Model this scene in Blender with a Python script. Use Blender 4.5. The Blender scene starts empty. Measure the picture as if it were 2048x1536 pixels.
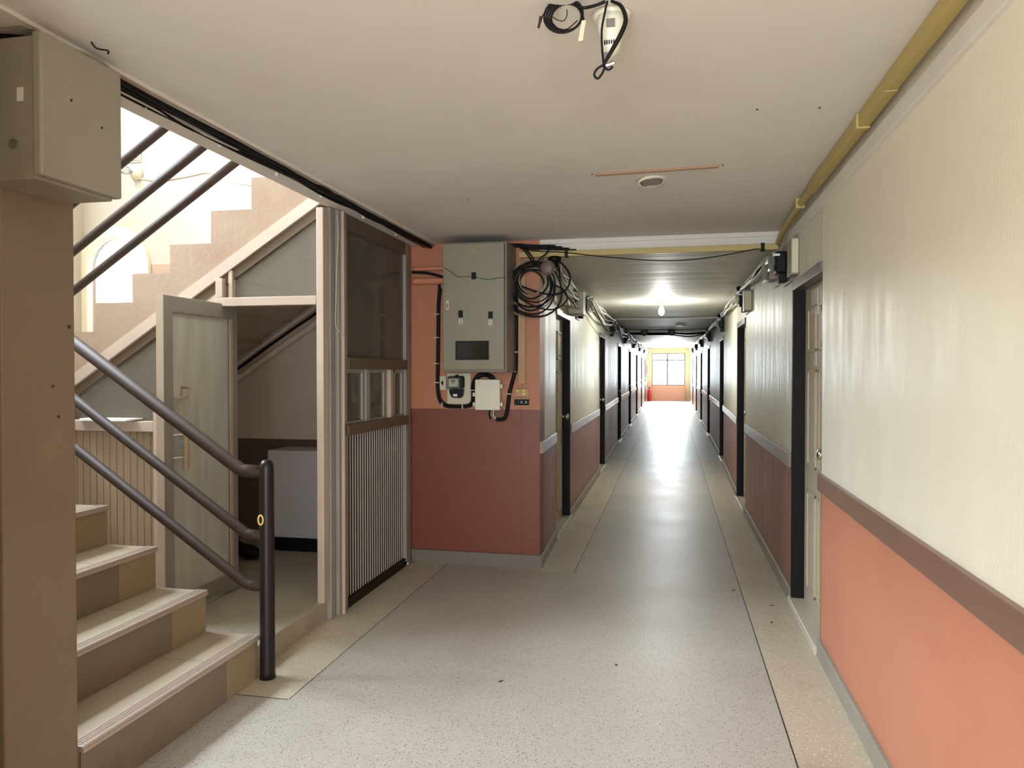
import bpy, bmesh, math, random
from mathutils import Vector, Matrix
random.seed(7)
C = bpy.context.scene.collection
sc = bpy.context.scene

# ------------------------------------------------------------------ camera
cam_d = bpy.data.cameras.new('camera')
cam = bpy.data.objects.new('camera', cam_d); C.objects.link(cam)
cam_d.sensor_width = 36.0; cam_d.lens = 1500.0 / 2048.0 * 36.0
cam_d.clip_start = 0.05; cam_d.clip_end = 200
cam.location = (0, 0, 1.4)
cam.rotation_euler = (math.radians(90 - 0.8403), 0, math.radians(11.9317))
sc.camera = cam
# ------------------------------------------------------------------ world
w = bpy.data.worlds.new('sky'); sc.world = w; w.use_nodes = True
bg = w.node_tree.nodes['Background']
bg.inputs[0].default_value = (0.86, 0.93, 1.0, 1); bg.inputs[1].default_value = 2.6
# ------------------------------------------------------------------ colour management
sc.view_settings.view_transform = 'Standard'
sc.view_settings.look = 'None'
sc.view_settings.gamma = 1.0
sc.view_settings.use_curve_mapping = False
sc.view_settings.exposure = 0.45
sc.cycles.use_denoising = True
sc.cycles.max_bounces = 10
sc.cycles.diffuse_bounces = 6
sc.cycles.glossy_bounces = 5
sc.cycles.transmission_bounces = 6
sc.cycles.caustics_reflective = False
sc.cycles.caustics_refractive = False
sc.cycles.sample_clamp_indirect = 6.0
# ------------------------------------------------------------------ daylight through the openings
def area(name, loc, aim, sx, sy, power, col=(1, 1, 1)):
    l = bpy.data.lights.new(name, 'AREA'); l.shape = 'RECTANGLE'; l.size = sx; l.size_y = sy
    l.energy = power; l.color = col
    o = bpy.data.objects.new(name, l); C.objects.link(o); o.location = loc
    o.rotation_euler = Vector(aim).to_track_quat('-Z', 'Y').to_euler()
    return o
area('daylight_end_window', (-0.08, 32.95, 1.56), (0, -1, -0.12), 1.42, 1.36, 640, (0.93, 0.97, 1.0))
area('daylight_stair_window', (-4.95, 3.2, 3.55), (1, 0.0, -0.42), 1.9, 1.5, 560, (0.88, 0.96, 1.03))
area('daylight_arched_window', (-4.41, 5.62, 2.1), (0, -1, -0.1), 0.46, 0.8, 7, (0.93, 0.97, 1.0))
area('daylight_entrance', (-0.3, -3.12, 1.35), (0.0, 1, -0.25), 1.5, 1.6, 150, (0.86, 0.95, 1.04))

# ------------------------------------------------------------------ helpers
def lin(c):
    c = c / 255.0
    return c / 12.92 if c <= 0.04045 else ((c + 0.055) / 1.055) ** 2.4
def rgb(r, g, b): return (lin(r), lin(g), lin(b), 1)

def mat(name, col, rough=0.5, metal=0.0, var=0.06, vscale=4.0, bump=0.0, bscale=60.0, stretch=(1, 1, 1),
        dirt=None, dirt_amt=0.0, dscale=1.5, spec=0.5, coat=0.0, coat_rough=0.15, speck=None, speck_scale=90, speck_thr=0.12,
        rough_var=0.0):
    m = bpy.data.materials.new(name); m.use_nodes = True
    nt = m.node_tree; N = nt.nodes; L = nt.links
    b = N['Principled BSDF']
    b.inputs['Roughness'].default_value = rough; b.inputs['Metallic'].default_value = metal
    b.inputs['Specular IOR Level'].default_value = spec
    b.inputs['Coat Weight'].default_value = coat; b.inputs['Coat Roughness'].default_value = coat_rough
    tc = N.new('ShaderNodeTexCoord'); mp = N.new('ShaderNodeMapping'); mp.inputs['Scale'].default_value = stretch
    L.new(tc.outputs['Object'], mp.inputs['Vector'])
    n1 = N.new('ShaderNodeTexNoise'); n1.inputs['Scale'].default_value = vscale; n1.inputs['Detail'].default_value = 6
    L.new(mp.outputs[0], n1.inputs['Vector'])
    mx = N.new('ShaderNodeMix'); mx.data_type = 'RGBA'
    c = Vector(col[:3])
    mx.inputs[6].default_value = (*(c * (1 - var)), 1); mx.inputs[7].default_value = (*[min(1, v) for v in (c * (1 + var))], 1)
    L.new(n1.outputs['Fac'], mx.inputs[0])
    out = mx.outputs[2]
    if dirt is not None:
        n2 = N.new('ShaderNodeTexNoise'); n2.inputs['Scale'].default_value = dscale; n2.inputs['Detail'].default_value = 8
        n2.inputs['Roughness'].default_value = 0.65
        L.new(tc.outputs['Object'], n2.inputs['Vector'])
        r = N.new('ShaderNodeMapRange'); r.inputs[1].default_value = 0.5; r.inputs[2].default_value = 0.75
        r.inputs[3].default_value = 0; r.inputs[4].default_value = dirt_amt
        L.new(n2.outputs['Fac'], r.inputs[0])
        m2 = N.new('ShaderNodeMix'); m2.data_type = 'RGBA'; m2.inputs[7].default_value = dirt
        L.new(r.outputs[0], m2.inputs[0]); L.new(out, m2.inputs[6]); out = m2.outputs[2]
    if speck is not None:
        for k, (scol, ssc, thr) in enumerate(speck):
            v = N.new('ShaderNodeTexVoronoi'); v.inputs['Scale'].default_value = ssc
            L.new(tc.outputs['Object'], v.inputs['Vector'])
            r = N.new('ShaderNodeMapRange'); r.inputs[1].default_value = thr; r.inputs[2].default_value = thr * 1.4
            r.inputs[3].default_value = 0.85; r.inputs[4].default_value = 0
            L.new(v.outputs['Distance'], r.inputs[0])
            wn = N.new('ShaderNodeMath'); wn.operation = 'GREATER_THAN'; wn.inputs[1].default_value = 0.45
            sp = N.new('ShaderNodeSeparateColor'); L.new(v.outputs['Color'], sp.inputs[0]); L.new(sp.outputs[0], wn.inputs[0])
            mu = N.new('ShaderNodeMath'); mu.operation = 'MULTIPLY'; L.new(r.outputs[0], mu.inputs[0]); L.new(wn.outputs[0], mu.inputs[1])
            m3 = N.new('ShaderNodeMix'); m3.data_type = 'RGBA'; m3.inputs[7].default_value = scol
            L.new(mu.outputs[0], m3.inputs[0]); L.new(out, m3.inputs[6]); out = m3.outputs[2]
    L.new(out, b.inputs['Base Color'])
    if rough_var > 0:
        n4 = N.new('ShaderNodeTexNoise'); n4.inputs['Scale'].default_value = 2.2; n4.inputs['Detail'].default_value = 5
        L.new(mp.outputs[0], n4.inputs['Vector'])
        r = N.new('ShaderNodeMapRange'); r.inputs[1].default_value = 0.3; r.inputs[2].default_value = 0.7
        r.inputs[3].default_value = max(0.02, rough - rough_var); r.inputs[4].default_value = rough + rough_var
        L.new(n4.outputs['Fac'], r.inputs[0]); L.new(r.outputs[0], b.inputs['Roughness'])
    if bump > 0:
        n3 = N.new('ShaderNodeTexNoise'); n3.inputs['Scale'].default_value = bscale; n3.inputs['Detail'].default_value = 4
        L.new(mp.outputs[0], n3.inputs['Vector'])
        bp = N.new('ShaderNodeBump'); bp.inputs['Strength'].default_value = bump; bp.inputs['Distance'].default_value = 0.01
        L.new(n3.outputs['Fac'], bp.inputs['Height']); L.new(bp.outputs[0], b.inputs['Normal'])
        if coat > 0: L.new(bp.outputs[0], b.inputs['Coat Normal'])
    return m

def glass(name, col=(0.8, 0.85, 0.8), haze=0.25, hazecol=(0.5, 0.5, 0.45), rough=0.05):
    """thin old pane: see-through, dusty, with a surface reflection"""
    m = bpy.data.materials.new(name); m.use_nodes = True
    nt = m.node_tree; N = nt.nodes; L = nt.links; N.clear()
    o = N.new('ShaderNodeOutputMaterial')
    tr = N.new('ShaderNodeBsdfTransparent'); tr.inputs[0].default_value = (*col, 1)
    df = N.new('ShaderNodeBsdfDiffuse'); df.inputs[0].default_value = (*hazecol, 1)
    gl = N.new('ShaderNodeBsdfGlossy'); gl.inputs['Roughness'].default_value = rough
    tcn = N.new('ShaderNodeTexCoord'); mp = N.new('ShaderNodeMapping'); mp.inputs['Scale'].default_value = (5, 5, 0.7)
    n = N.new('ShaderNodeTexNoise'); n.inputs['Scale'].default_value = 3; n.inputs['Detail'].default_value = 5
    L.new(tcn.outputs['Object'], mp.inputs[0]); L.new(mp.outputs[0], n.inputs['Vector'])
    r = N.new('ShaderNodeMapRange'); r.inputs[3].default_value = haze * 0.7; r.inputs[4].default_value = min(1, haze * 1.3)
    L.new(n.outputs['Fac'], r.inputs[0])
    m1 = N.new('ShaderNodeMixShader'); L.new(r.outputs[0], m1.inputs[0]); L.new(tr.outputs[0], m1.inputs[1]); L.new(df.outputs[0], m1.inputs[2])
    fr = N.new('ShaderNodeFresnel'); fr.inputs[0].default_value = 1.25
    m2 = N.new('ShaderNodeMixShader'); L.new(fr.outputs[0], m2.inputs[0]); L.new(m1.outputs[0], m2.inputs[1]); L.new(gl.outputs[0], m2.inputs[2])
    L.new(m2.outputs[0], o.inputs[0])
    return m

def emis(name, col, s):
    m = bpy.data.materials.new(name); m.use_nodes = True
    b = m.node_tree.nodes['Principled BSDF']
    b.inputs['Base Color'].default_value = col; b.inputs['Emission Color'].default_value = col; b.inputs['Emission Strength'].default_value = s
    return m

class T:
    """a thing: an Empty at its base with parts as children; geometry given in world coordinates"""
    def __init__(s, name, label=None, cat=None, loc=(0, 0, 0), group=None, kind=None):
        o = bpy.data.objects.new(name, None); C.objects.link(o); o.location = loc; o.empty_display_size = 0.05
        s.o = o; s.loc = Vector(loc); s.sub = {}
        if label: o['label'] = label
        if cat: o['category'] = cat
        if group: o['group'] = group
        if kind: o['kind'] = kind
    def add(s, name, bm, m, parent=None, bevel=0.0, smooth=False, label=None):
        bmesh.ops.translate(bm, verts=bm.verts, vec=-s.loc)
        ob = finish(name, bm, m, bevel, smooth)
        ob.parent = parent if parent else s.o
        if label: ob['label'] = label
        return ob

def finish(name, bm, m, bevel=0.0, smooth=False):
    bmesh.ops.recalc_face_normals(bm, faces=bm.faces)
    me = bpy.data.meshes.new(name); bm.to_mesh(me); bm.free()
    for q in (m if isinstance(m, (list, tuple)) else [m]): me.materials.append(q)
    if smooth:
        for p in me.polygons: p.use_smooth = True
    ob = bpy.data.objects.new(name, me); C.objects.link(ob)
    if bevel > 0:
        md = ob.modifiers.new('bevel', 'BEVEL'); md.width = bevel; md.segments = 2; md.limit_method = 'ANGLE'; md.angle_limit = math.radians(40)
    return ob

def one(name, bm, m, label, cat, group=None, kind=None, bevel=0.0, smooth=False):
    bb = [v.co.copy() for v in bm.verts]
    c = Vector((sum(v.x for v in bb), sum(v.y for v in bb), 0)) / max(1, len(bb)); c.z = min(v.z for v in bb)
    bmesh.ops.translate(bm, verts=bm.verts, vec=-c)
    o = finish(name, bm, m, bevel, smooth); o.location = c
    if label: o['label'] = label
    if cat: o['category'] = cat
    if group: o['group'] = group
    if kind: o['kind'] = kind
    return o

def struct(name, bm, m, label=None, bevel=0.0, smooth=False):
    o = finish(name, bm, m, bevel, smooth); o['kind'] = 'structure'
    if label: o['label'] = label
    return o

def B(): return bmesh.new()
def face(bm, vs, mi=0):
    f = bm.faces.new(vs); f.material_index = mi; return f
def hexa(bm, p, mi=0):
    """8 points: bottom ring 0-3, top ring 4-7"""
    v = [bm.verts.new(q) for q in p]
    for f in ((0, 1, 2, 3), (4, 5, 6, 7), (0, 1, 5, 4), (1, 2, 6, 5), (2, 3, 7, 6), (3, 0, 4, 7)): face(bm, [v[i] for i in f], mi)
    return bm
def box(bm, x0, x1, y0, y1, z0, z1, mi=0):
    return hexa(bm, [(x0, y0, z0), (x1, y0, z0), (x1, y1, z0), (x0, y1, z0), (x0, y0, z1), (x1, y0, z1), (x1, y1, z1), (x0, y1, z1)], mi)
def ngon_prism(bm, pts, vec, mi=0):
    a = [bm.verts.new(p) for p in pts]; b = [bm.verts.new(Vector(p) + Vector(vec)) for p in pts]
    face(bm, a, mi); face(bm, b[::-1], mi)
    n = len(pts)
    for i in range(n): face(bm, [a[i], a[(i + 1) % n], b[(i + 1) % n], b[i]], mi)
    return bm
def cyl(bm, p0, p1, r0, r1=None, seg=20, mi=0):
    r1 = r0 if r1 is None else r1
    p0 = Vector(p0); p1 = Vector(p1); d = (p1 - p0); q = d.to_track_quat('Z', 'Y')
    A = [bm.verts.new(p0 + q @ Vector((r0 * math.cos(2 * math.pi * i / seg), r0 * math.sin(2 * math.pi * i / seg), 0))) for i in range(seg)]
    Bv = [bm.verts.new(p1 + q @ Vector((r1 * math.cos(2 * math.pi * i / seg), r1 * math.sin(2 * math.pi * i / seg), 0))) for i in range(seg)]
    face(bm, A[::-1], mi); face(bm, Bv, mi)
    for i in range(seg): face(bm, [A[i], A[(i + 1) % seg], Bv[(i + 1) % seg], Bv[i]], mi)
    return bm
def lathe(bm, c, axis, prof, seg=24, mi=0):
    """prof: list of (distance along axis, radius)"""
    c = Vector(c); q = Vector(axis).to_track_quat('Z', 'Y'); rings = []
    for h, r in prof:
        rings.append([bm.verts.new(c + q @ Vector((max(r, 1e-4) * math.cos(2 * math.pi * i / seg), max(r, 1e-4) * math.sin(2 * math.pi * i / seg), h))) for i in range(seg)])
    for a, b in zip(rings, rings[1:]):
        for i in range(seg): face(bm, [a[i], a[(i + 1) % seg], b[(i + 1) % seg], b[i]], mi)
    face(bm, rings[0][::-1], mi); face(bm, rings[-1], mi)
    return bm
def spline(pts, n=8):
    P = [Vector(p) for p in pts]
    if len(P) < 3: return P
    out = []
    for i in range(len(P) - 1):
        p0 = P[i - 1] if i > 0 else P[i] * 2 - P[i + 1]; p1 = P[i]; p2 = P[i + 1]; p3 = P[i + 2] if i + 2 < len(P) else P[i + 1] * 2 - P[i]
        for k in range(n):
            t = k / n
            out.append(0.5 * ((2 * p1) + (-p0 + p2) * t + (2 * p0 - 5 * p1 + 4 * p2 - p3) * t * t + (-p0 + 3 * p1 - 3 * p2 + p3) * t ** 3))
    out.append(P[-1]); return out
def tube(bm, pts, r, seg=8, smooth=True, n=8, mi=0, closed=False):
    P = spline(pts, n) if smooth else [Vector(p) for p in pts]
    if closed: P = P[:-1] if (P[0] - P[-1]).length < 1e-5 else P
    m = len(P); rings = []; up = None
    for i in range(m):
        if closed: d = P[(i + 1) % m] - P[i - 1]
        else: d = (P[min(i + 1, m - 1)] - P[max(i - 1, 0)])
        if d.length < 1e-9: d = Vector((0, 0, 1))
        d.normalize()
        if up is None:
            up = Vector((0, 0, 1)) if abs(d.z) < 0.9 else Vector((0, 1, 0))
        up = (up - d * up.dot(d)); up = up.normalized() if up.length > 1e-6 else d.orthogonal().normalized()
        s = d.cross(up)
        rr = r(i / (m - 1)) if callable(r) else r
        rings.append([bm.verts.new(P[i] + (up * math.cos(2 * math.pi * k / seg) + s * math.sin(2 * math.pi * k / seg)) * rr) for k in range(seg)])
    R = rings + ([rings[0]] if closed else [])
    for a, b in zip(R, R[1:]):
        for k in range(seg): face(bm, [a[k], a[(k + 1) % seg], b[(k + 1) % seg], b[k]], mi)
    if not closed: face(bm, rings[0][::-1], mi); face(bm, rings[-1], mi)
    return bm
def text_bm(s, size, mtx, depth=0.0006):
    cu = bpy.data.curves.new('t', 'FONT'); cu.body = s; cu.size = size; cu.extrude = depth; cu.align_x = 'CENTER'; cu.align_y = 'CENTER'
    ob = bpy.data.objects.new('t', cu); C.objects.link(ob)
    dg = bpy.context.evaluated_depsgraph_get(); me = bpy.data.meshes.new_from_object(ob.evaluated_get(dg))
    bpy.data.objects.remove(ob); bm = bmesh.new(); bm.from_mesh(me); bpy.data.meshes.remove(me)
    bm.transform(mtx); return bm

# ------------------------------------------------------------------ materials
DIRT = rgb(90, 70, 50)
M = {}
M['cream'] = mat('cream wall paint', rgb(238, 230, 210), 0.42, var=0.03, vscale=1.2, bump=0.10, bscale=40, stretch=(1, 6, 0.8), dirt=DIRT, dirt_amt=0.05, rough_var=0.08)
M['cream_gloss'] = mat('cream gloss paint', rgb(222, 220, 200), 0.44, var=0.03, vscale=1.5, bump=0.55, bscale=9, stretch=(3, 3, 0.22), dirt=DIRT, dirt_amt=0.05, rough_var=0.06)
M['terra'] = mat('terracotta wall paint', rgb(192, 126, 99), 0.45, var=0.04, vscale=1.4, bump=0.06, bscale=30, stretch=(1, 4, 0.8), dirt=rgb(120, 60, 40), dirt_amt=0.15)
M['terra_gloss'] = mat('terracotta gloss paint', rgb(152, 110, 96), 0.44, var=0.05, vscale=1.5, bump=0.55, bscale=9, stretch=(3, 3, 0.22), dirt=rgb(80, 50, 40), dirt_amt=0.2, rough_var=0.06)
M['front_up'] = mat('faded orange paint', rgb(180, 116, 82), 0.5, var=0.05, vscale=2, dirt=rgb(110, 70, 40), dirt_amt=0.22, dscale=2.5, bump=0.05)
M['front_low'] = mat('dark brick red paint', rgb(120, 60, 39), 0.45, var=0.05, vscale=2, dirt=rgb(90, 45, 30), dirt_amt=0.25, dscale=2.5, bump=0.05)
M['ceiling'] = mat('matt ceiling paint', rgb(222, 217, 209), 0.75, var=0.03, vscale=1.2, dirt=rgb(150, 130, 108), dirt_amt=0.18, dscale=0.9, bump=0.04, bscale=20)
M['ceil_gloss'] = mat('gloss ceiling paint', rgb(212, 211, 200), 0.56, var=0.04, vscale=1.2, bump=0.7, bscale=4, stretch=(0.08, 1.3, 1), rough_var=0.05)
M['stairwell'] = mat('pale cream stairwell paint', rgb(194, 186, 172), 0.6, var=0.02, vscale=1.5)
M['stair_dado'] = mat('pale pink stairwell dado', rgb(186, 158, 138), 0.6, var=0.03)
M['store_wall'] = mat('dull storeroom paint', rgb(204, 188, 172), 0.7, var=0.05, vscale=2, dirt=DIRT, dirt_amt=0.25)
M['store_dado'] = mat('dark brown storeroom dado', rgb(92, 72, 60), 0.6, var=0.06)
M['pillar'] = mat('tan pillar paint', rgb(138, 120, 102), 0.55, var=0.05, vscale=1.6, dirt=rgb(110, 80, 55), dirt_amt=0.25, dscale=2, bump=0.05)
M['stringer'] = mat('rough tan plaster', rgb(160, 138, 118), 0.8, var=0.08, vscale=5, dirt=rgb(140, 102, 80), dirt_amt=0.4, dscale=3, bump=0.25, bscale=35)
M['terrazzo'] = mat('grey terrazzo', rgb(182, 176, 167), 0.40, spec=0.36, var=0.05, vscale=1.3, dirt=rgb(130, 116, 98), dirt_amt=0.28, dscale=0.8,
    speck=[(rgb(112, 98, 86), 95, 0.22), (rgb(216, 210, 200), 70, 0.16), (rgb(60, 50, 46), 34, 0.07)], rough_var=0.02, bump=0.012, bscale=60)
M['terrazzo_tan'] = mat('tan terrazzo border', rgb(194, 184, 164), 0.38, var=0.06, vscale=2, dirt=rgb(134, 110, 82), dirt_amt=0.5, dscale=2.0,
    speck=[(rgb(128, 96, 66), 80, 0.18), (rgb(226, 214, 190), 55, 0.2)], rough_var=0.02, bump=0.012, bscale=60)
M['slab'] = mat('worn cement slab', rgb(178, 168, 150), 0.5, var=0.06, vscale=2.5, dirt=rgb(128, 108, 86), dirt_amt=0.5, dscale=2.2)
M['handle_tan'] = mat('dull tan handle', rgb(168, 150, 126), 0.4)
M['riser_tan'] = mat('tan riser tile', rgb(158, 140, 112), 0.36, var=0.12, vscale=2.4, dirt=rgb(120, 96, 66), dirt_amt=0.5, dscale=2.2)
M['plaster'] = mat('scraped plaster', rgb(132, 88, 68), 0.8, var=0.2, vscale=30)
M['seam'] = mat('dark joint strip', rgb(44, 38, 32), 0.5)
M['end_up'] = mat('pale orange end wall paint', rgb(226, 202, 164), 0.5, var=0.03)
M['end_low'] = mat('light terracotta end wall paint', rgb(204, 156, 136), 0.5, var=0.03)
M['skirt'] = mat('grey cement skirting', rgb(148, 143, 132), 0.45, var=0.05, dirt=DIRT, dirt_amt=0.25)
M['skirt_shaded'] = mat('shaded grey skirting', rgb(116, 108, 98), 0.5, var=0.05, dirt=DIRT, dirt_amt=0.25)  # same skirting, with the shade at the front wall put into a darker colour
M['rail_brown'] = mat('brown wall rail paint', rgb(128, 96, 82), 0.35, var=0.04)
M['rail_gloss'] = mat('grey-brown rail gloss', rgb(150, 132, 122), 0.25, var=0.05)
M['jamb'] = mat('black brown gloss jamb', rgb(22, 18, 20), 0.5, var=0.1, spec=0.15)
M['lintel'] = mat('grey brown door head', rgb(92, 88, 84), 0.35, var=0.1, dirt=rgb(190, 186, 178), dirt_amt=0.2, dscale=5)
M['door'] = mat('beige moulded door', rgb(196, 184, 162), 0.5, var=0.03)
M['chrome'] = mat('chrome', rgb(210, 208, 200), 0.18, metal=1.0, var=0.02)
M['paper'] = mat('white paper', rgb(226, 226, 222), 0.6, var=0.03)
M['sill'] = mat('pale stone sill', rgb(200, 194, 178), 0.35, var=0.05, dirt=DIRT, dirt_amt=0.3)
M['tile'] = mat('marbled stair tile', rgb(184, 172, 152), 0.38, var=0.12, vscale=2.4, dirt=rgb(140, 108, 70), dirt_amt=0.5, dscale=2.2, rough_var=0.06)
M['tile_dark'] = mat('grey brown riser tile', rgb(132, 118, 102), 0.38, var=0.12, vscale=2.4, dirt=rgb(84, 68, 54), dirt_amt=0.5, dscale=2.2)
M['nosing'] = mat('ribbed metal nosing', rgb(196, 180, 168), 0.35, metal=0.3, var=0.04)
M['rail'] = mat('dark brown railing paint', rgb(58, 44, 38), 0.58, var=0.15, vscale=8, dirt=rgb(92, 76, 64), dirt_amt=0.2, dscale=6, spec=0.25)
M['rail_black'] = mat('black newel paint', rgb(32, 23, 22), 0.4, var=0.15, vscale=8, spec=0.35)
M['yellow_mark'] = mat('yellow paint mark', rgb(226, 200, 120), 0.6)
M['wood_pink'] = mat('pinkish painted timber', rgb(192, 174, 158), 0.5, var=0.04, dirt=DIRT, dirt_amt=0.2)
M['wood_grey'] = mat('weathered grey painted timber', rgb(150, 146, 136), 0.45, var=0.06, dirt=DIRT, dirt_amt=0.3)
M['wood_brown'] = mat('dark olive brown timber', rgb(100, 84, 66), 0.5, var=0.08)
M['bead'] = mat('beige beadboard', rgb(160, 140, 114), 0.5, var=0.05, dirt=DIRT, dirt_amt=0.2)
M['slat'] = mat('pale metal slat', rgb(190, 182, 172), 0.3, metal=0.2, var=0.05)
M['dark_back'] = mat('dark brown backing panel', rgb(48, 40, 34), 0.7, var=0.1, spec=0.1)
M['glass'] = glass('dusty pane', (0.86, 0.85, 0.80), 0.24, (0.50, 0.47, 0.40), 0.06)
M['glass_door'] = glass('frosted door pane', (0.6, 0.62, 0.56), 0.82, (0.66, 0.66, 0.58), 0.12)
M['glass_frost'] = glass('window pane', (0.92, 0.95, 0.97), 0.3, (0.7, 0.75, 0.8), 0.2)
M['glass_clear'] = glass('clear meter cover', (0.85, 0.87, 0.85), 0.12, (0.5, 0.5, 0.45), 0.05)
M['white_frame'] = mat('cream window frame', rgb(240, 230, 206), 0.5, var=0.02)
M['cab'] = mat('olive grey enamel', rgb(134, 130, 107), 0.4, var=0.04, vscale=2, dirt=rgb(98, 84, 66), dirt_amt=0.3, dscale=3)
M['cab_side'] = mat('dull grey enamel', rgb(122, 116, 108), 0.4, var=0.05, dirt=DIRT, dirt_amt=0.2)
M['boxpaint'] = mat('greige enamel', rgb(152, 146, 130), 0.5, var=0.03, vscale=2, dirt=rgb(116, 100, 84), dirt_amt=0.35, dscale=3)
M['black'] = mat('black plastic', rgb(16, 15, 16), 0.5, spec=0.2)
M['cable'] = mat('black cable sheath', rgb(18, 16, 15), 0.55, spec=0.2)
M['cable_grey'] = mat('grey cable sheath', rgb(150, 136, 120), 0.5)
M['cable_white'] = mat('white cable sheath', rgb(206, 204, 192), 0.45)
M['beige'] = mat('aged ivory plastic', rgb(206, 198, 170), 0.45, var=0.03)
M['white'] = mat('off-white plastic', rgb(222, 216, 196), 0.4, var=0.02)
M['yellow'] = mat('yellowed trunking', rgb(184, 162, 98), 0.45, var=0.06, dirt=rgb(150, 136, 100), dirt_amt=0.25, dscale=4)
M['duct'] = mat('tan trunking', rgb(176, 140, 100), 0.5, var=0.05)
M['window_dark'] = mat('dark inspection window', rgb(30, 24, 20), 0.12)
M['red'] = mat('red enamel', rgb(196, 40, 50), 0.4)
M['pipe_t'] = mat('painted-over pipe', rgb(206, 134, 100), 0.45, var=0.04)
M['pipe_s'] = mat('dusty storeroom pipe', rgb(214, 200, 182), 0.5, var=0.04)
M['blue'] = mat('pale blue sticker', rgb(140, 172, 200), 0.5)
M['brown_disc'] = mat('brown plastic junction', rgb(104, 88, 80), 0.45)
M['bulb'] = emis('lit bulb glass', (1, 0.98, 0.92, 1), 30)
M['strip'] = mat('brown wood strip', rgb(158, 124, 92), 0.5)
M['reflector'] = mat('brushed reflector', rgb(170, 168, 160), 0.3, metal=0.8)
M['fridge'] = mat('white appliance enamel', rgb(196, 190, 192), 0.35, var=0.02)
M['cardboard'] = mat('brown cardboard', rgb(170, 112, 60), 0.7)
M['chip'] = mat('dry leaf fragment', rgb(70, 50, 36), 0.7)

# ------------------------------------------------------------------ plan functions
def lerp(t, a): 
    for (x0, y0), (x1, y1) in zip(a, a[1:]):
        if t <= x1: return y0 + (y1 - y0) * max(0, (t - x0)) / (x1 - x0)
    return a[-1][1]
def XR(y): return lerp(y, [(8.2, .73), (12.5, .79), (20, .80), (32.6, .82)])
def XL(y): return lerp(y, [(5.3, -.915), (6.2, -.945), (10.5, -.95), (15, -.975), (32.6, -.99)])
def FZ(y): return 0.0 if y < 8 else 0.0094 * (y - 8)
def CZ(y): return lerp(y, [(5.2, 2.262), (12, 2.275), (16, 2.31), (32.6, 2.47)])
CEIL = 2.35; YF = 5.3; YE = 32.5

# ------------------------------------------------------------------ floor
bm = B()
def quad(bm, pts, mi): face(bm, [bm.verts.new(p) for p in pts], mi)
XB0, XB1 = -1.60, 0.45
# lobby
quad(bm, [(-3.6, -3.2, 0), (-1.9, -3.2, 0), (-1.9, 2.93, 0), (-3.6, 2.93, 0)], 0)
quad(bm, [(-1.9, -3.2, 0), (XB0, -3.2, 0), (XB0, 2.925, 0), (-1.9, 2.925, 0)], 0)
quad(bm, [(-1.9, 2.925, 0), (XB0, 2.925, 0), (XB0, 2.932, 0), (-1.9, 2.932, 0)], 2)
quad(bm, [(-1.95, 2.932, 0), (XB0, 2.932, 0), (XB0, YF + .1, 0), (-1.95, YF + .1, 0)], 1)
quad(bm, [(XB0, 2.932, 0), (XB0 + .005, 2.932, 0), (XB0 + .005, YF + .1, 0), (XB0, YF + .1, 0)], 2)
quad(bm, [(XB0, -3.2, 0), (XB0 + .005, -3.2, 0), (XB0 + .005, 2.932, 0), (XB0, 2.932, 0)], 0)
quad(bm, [(XB0 + .005, -3.2, 0), (XB1 - .006, -3.2, 0), (XB1 - .006, 5.2, 0), (XB0 + .005, 5.2, 0)], 0)
quad(bm, [(XB1 - .006, -3.2, 0), (XB1, -3.2, 0), (XB1, 5.2, 0), (XB1 - .006, 5.2, 0)], 2)
quad(bm, [(XB1, -3.2, 0), (1.0, -3.2, 0), (1.0, 5.2, 0), (XB1, 5.2, 0)], 1)
quad(bm, [(XB0 + .005, 5.2, 0), (-1.2, 5.2, 0), (-1.2, YF + .1, 0), (XB0 + .005, YF + .1, 0)], 0)
ys = [5.2, 8, 12.5, 16, 20, 26, 32.7]
for a, b in zip(ys, ys[1:]):
    za, zb = FZ(a), FZ(b)
    c0 = [-1.2, -.66, -.655, XB1 - .006, XB1, 1.05]; cols = [1, 2, 0, 2, 1]
    for i in range(5): quad(bm, [(c0[i], a, za), (c0[i + 1], a, za), (c0[i + 1], b, zb), (c0[i], b, zb)], cols[i])
struct('floor', bm, [M['terrazzo'], M['terrazzo_tan'], M['seam']], 'speckled grey terrazzo floor with tan borders')

bm = B(); box(bm, -4.75, -1.905, 3.105, 5.3, -0.05, 0.11)
struct('floor_platform', bm, M['slab'], 'raised slab beside the stairs and under the storeroom', bevel=0.004)

# ------------------------------------------------------------------ ceilings
bm = B()
box(bm, -1.69, 1.0, -3.2, YF + .15, CEIL, 2.62)
box(bm, -1.9, -1.69, -3.2, YF + .15, CEIL - .012, 2.62)
box(bm, -3.7, -1.9, -3.2, 2.04, CEIL, 2.62)
struct('ceiling', bm, M['ceiling'], 'greyish beige lobby ceiling')
bm = B()
ys = [5.36, 12, 16, 20, 26, 32.7]
for a, b in zip(ys, ys[1:]):
    hexa(bm, [(-1.2, a, CZ(a)), (1.1, a, CZ(a)), (1.1, b, CZ(b)), (-1.2, b, CZ(b)), (-1.2, a, CZ(a) + .2), (1.1, a, CZ(a) + .2), (1.1, b, CZ(b) + .2), (-1.2, b, CZ(b) + .2)])
struct('ceiling_corridor', bm, M['ceil_gloss'], 'glossy corridor ceiling')
bm = B(); box(bm, -0.915, 0.73, 5.30, 5.36, 2.262, CEIL + .02); box(bm, -.915, .70, 5.285, 5.30, 2.318, 2.338)
struct('trim_1', bm, M['ceiling'], 'low beam at the mouth of the corridor')
bm = B(); box(bm, -.95, .79, 12.2, 12.42, 2.262, 2.30)
struct('trim_2', bm, M['ceil_gloss'], 'shallow ceiling beam halfway down the corridor')
bm = B(); box(bm, -.97, .80, 16.3, 16.5, 2.27, 2.36)
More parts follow.
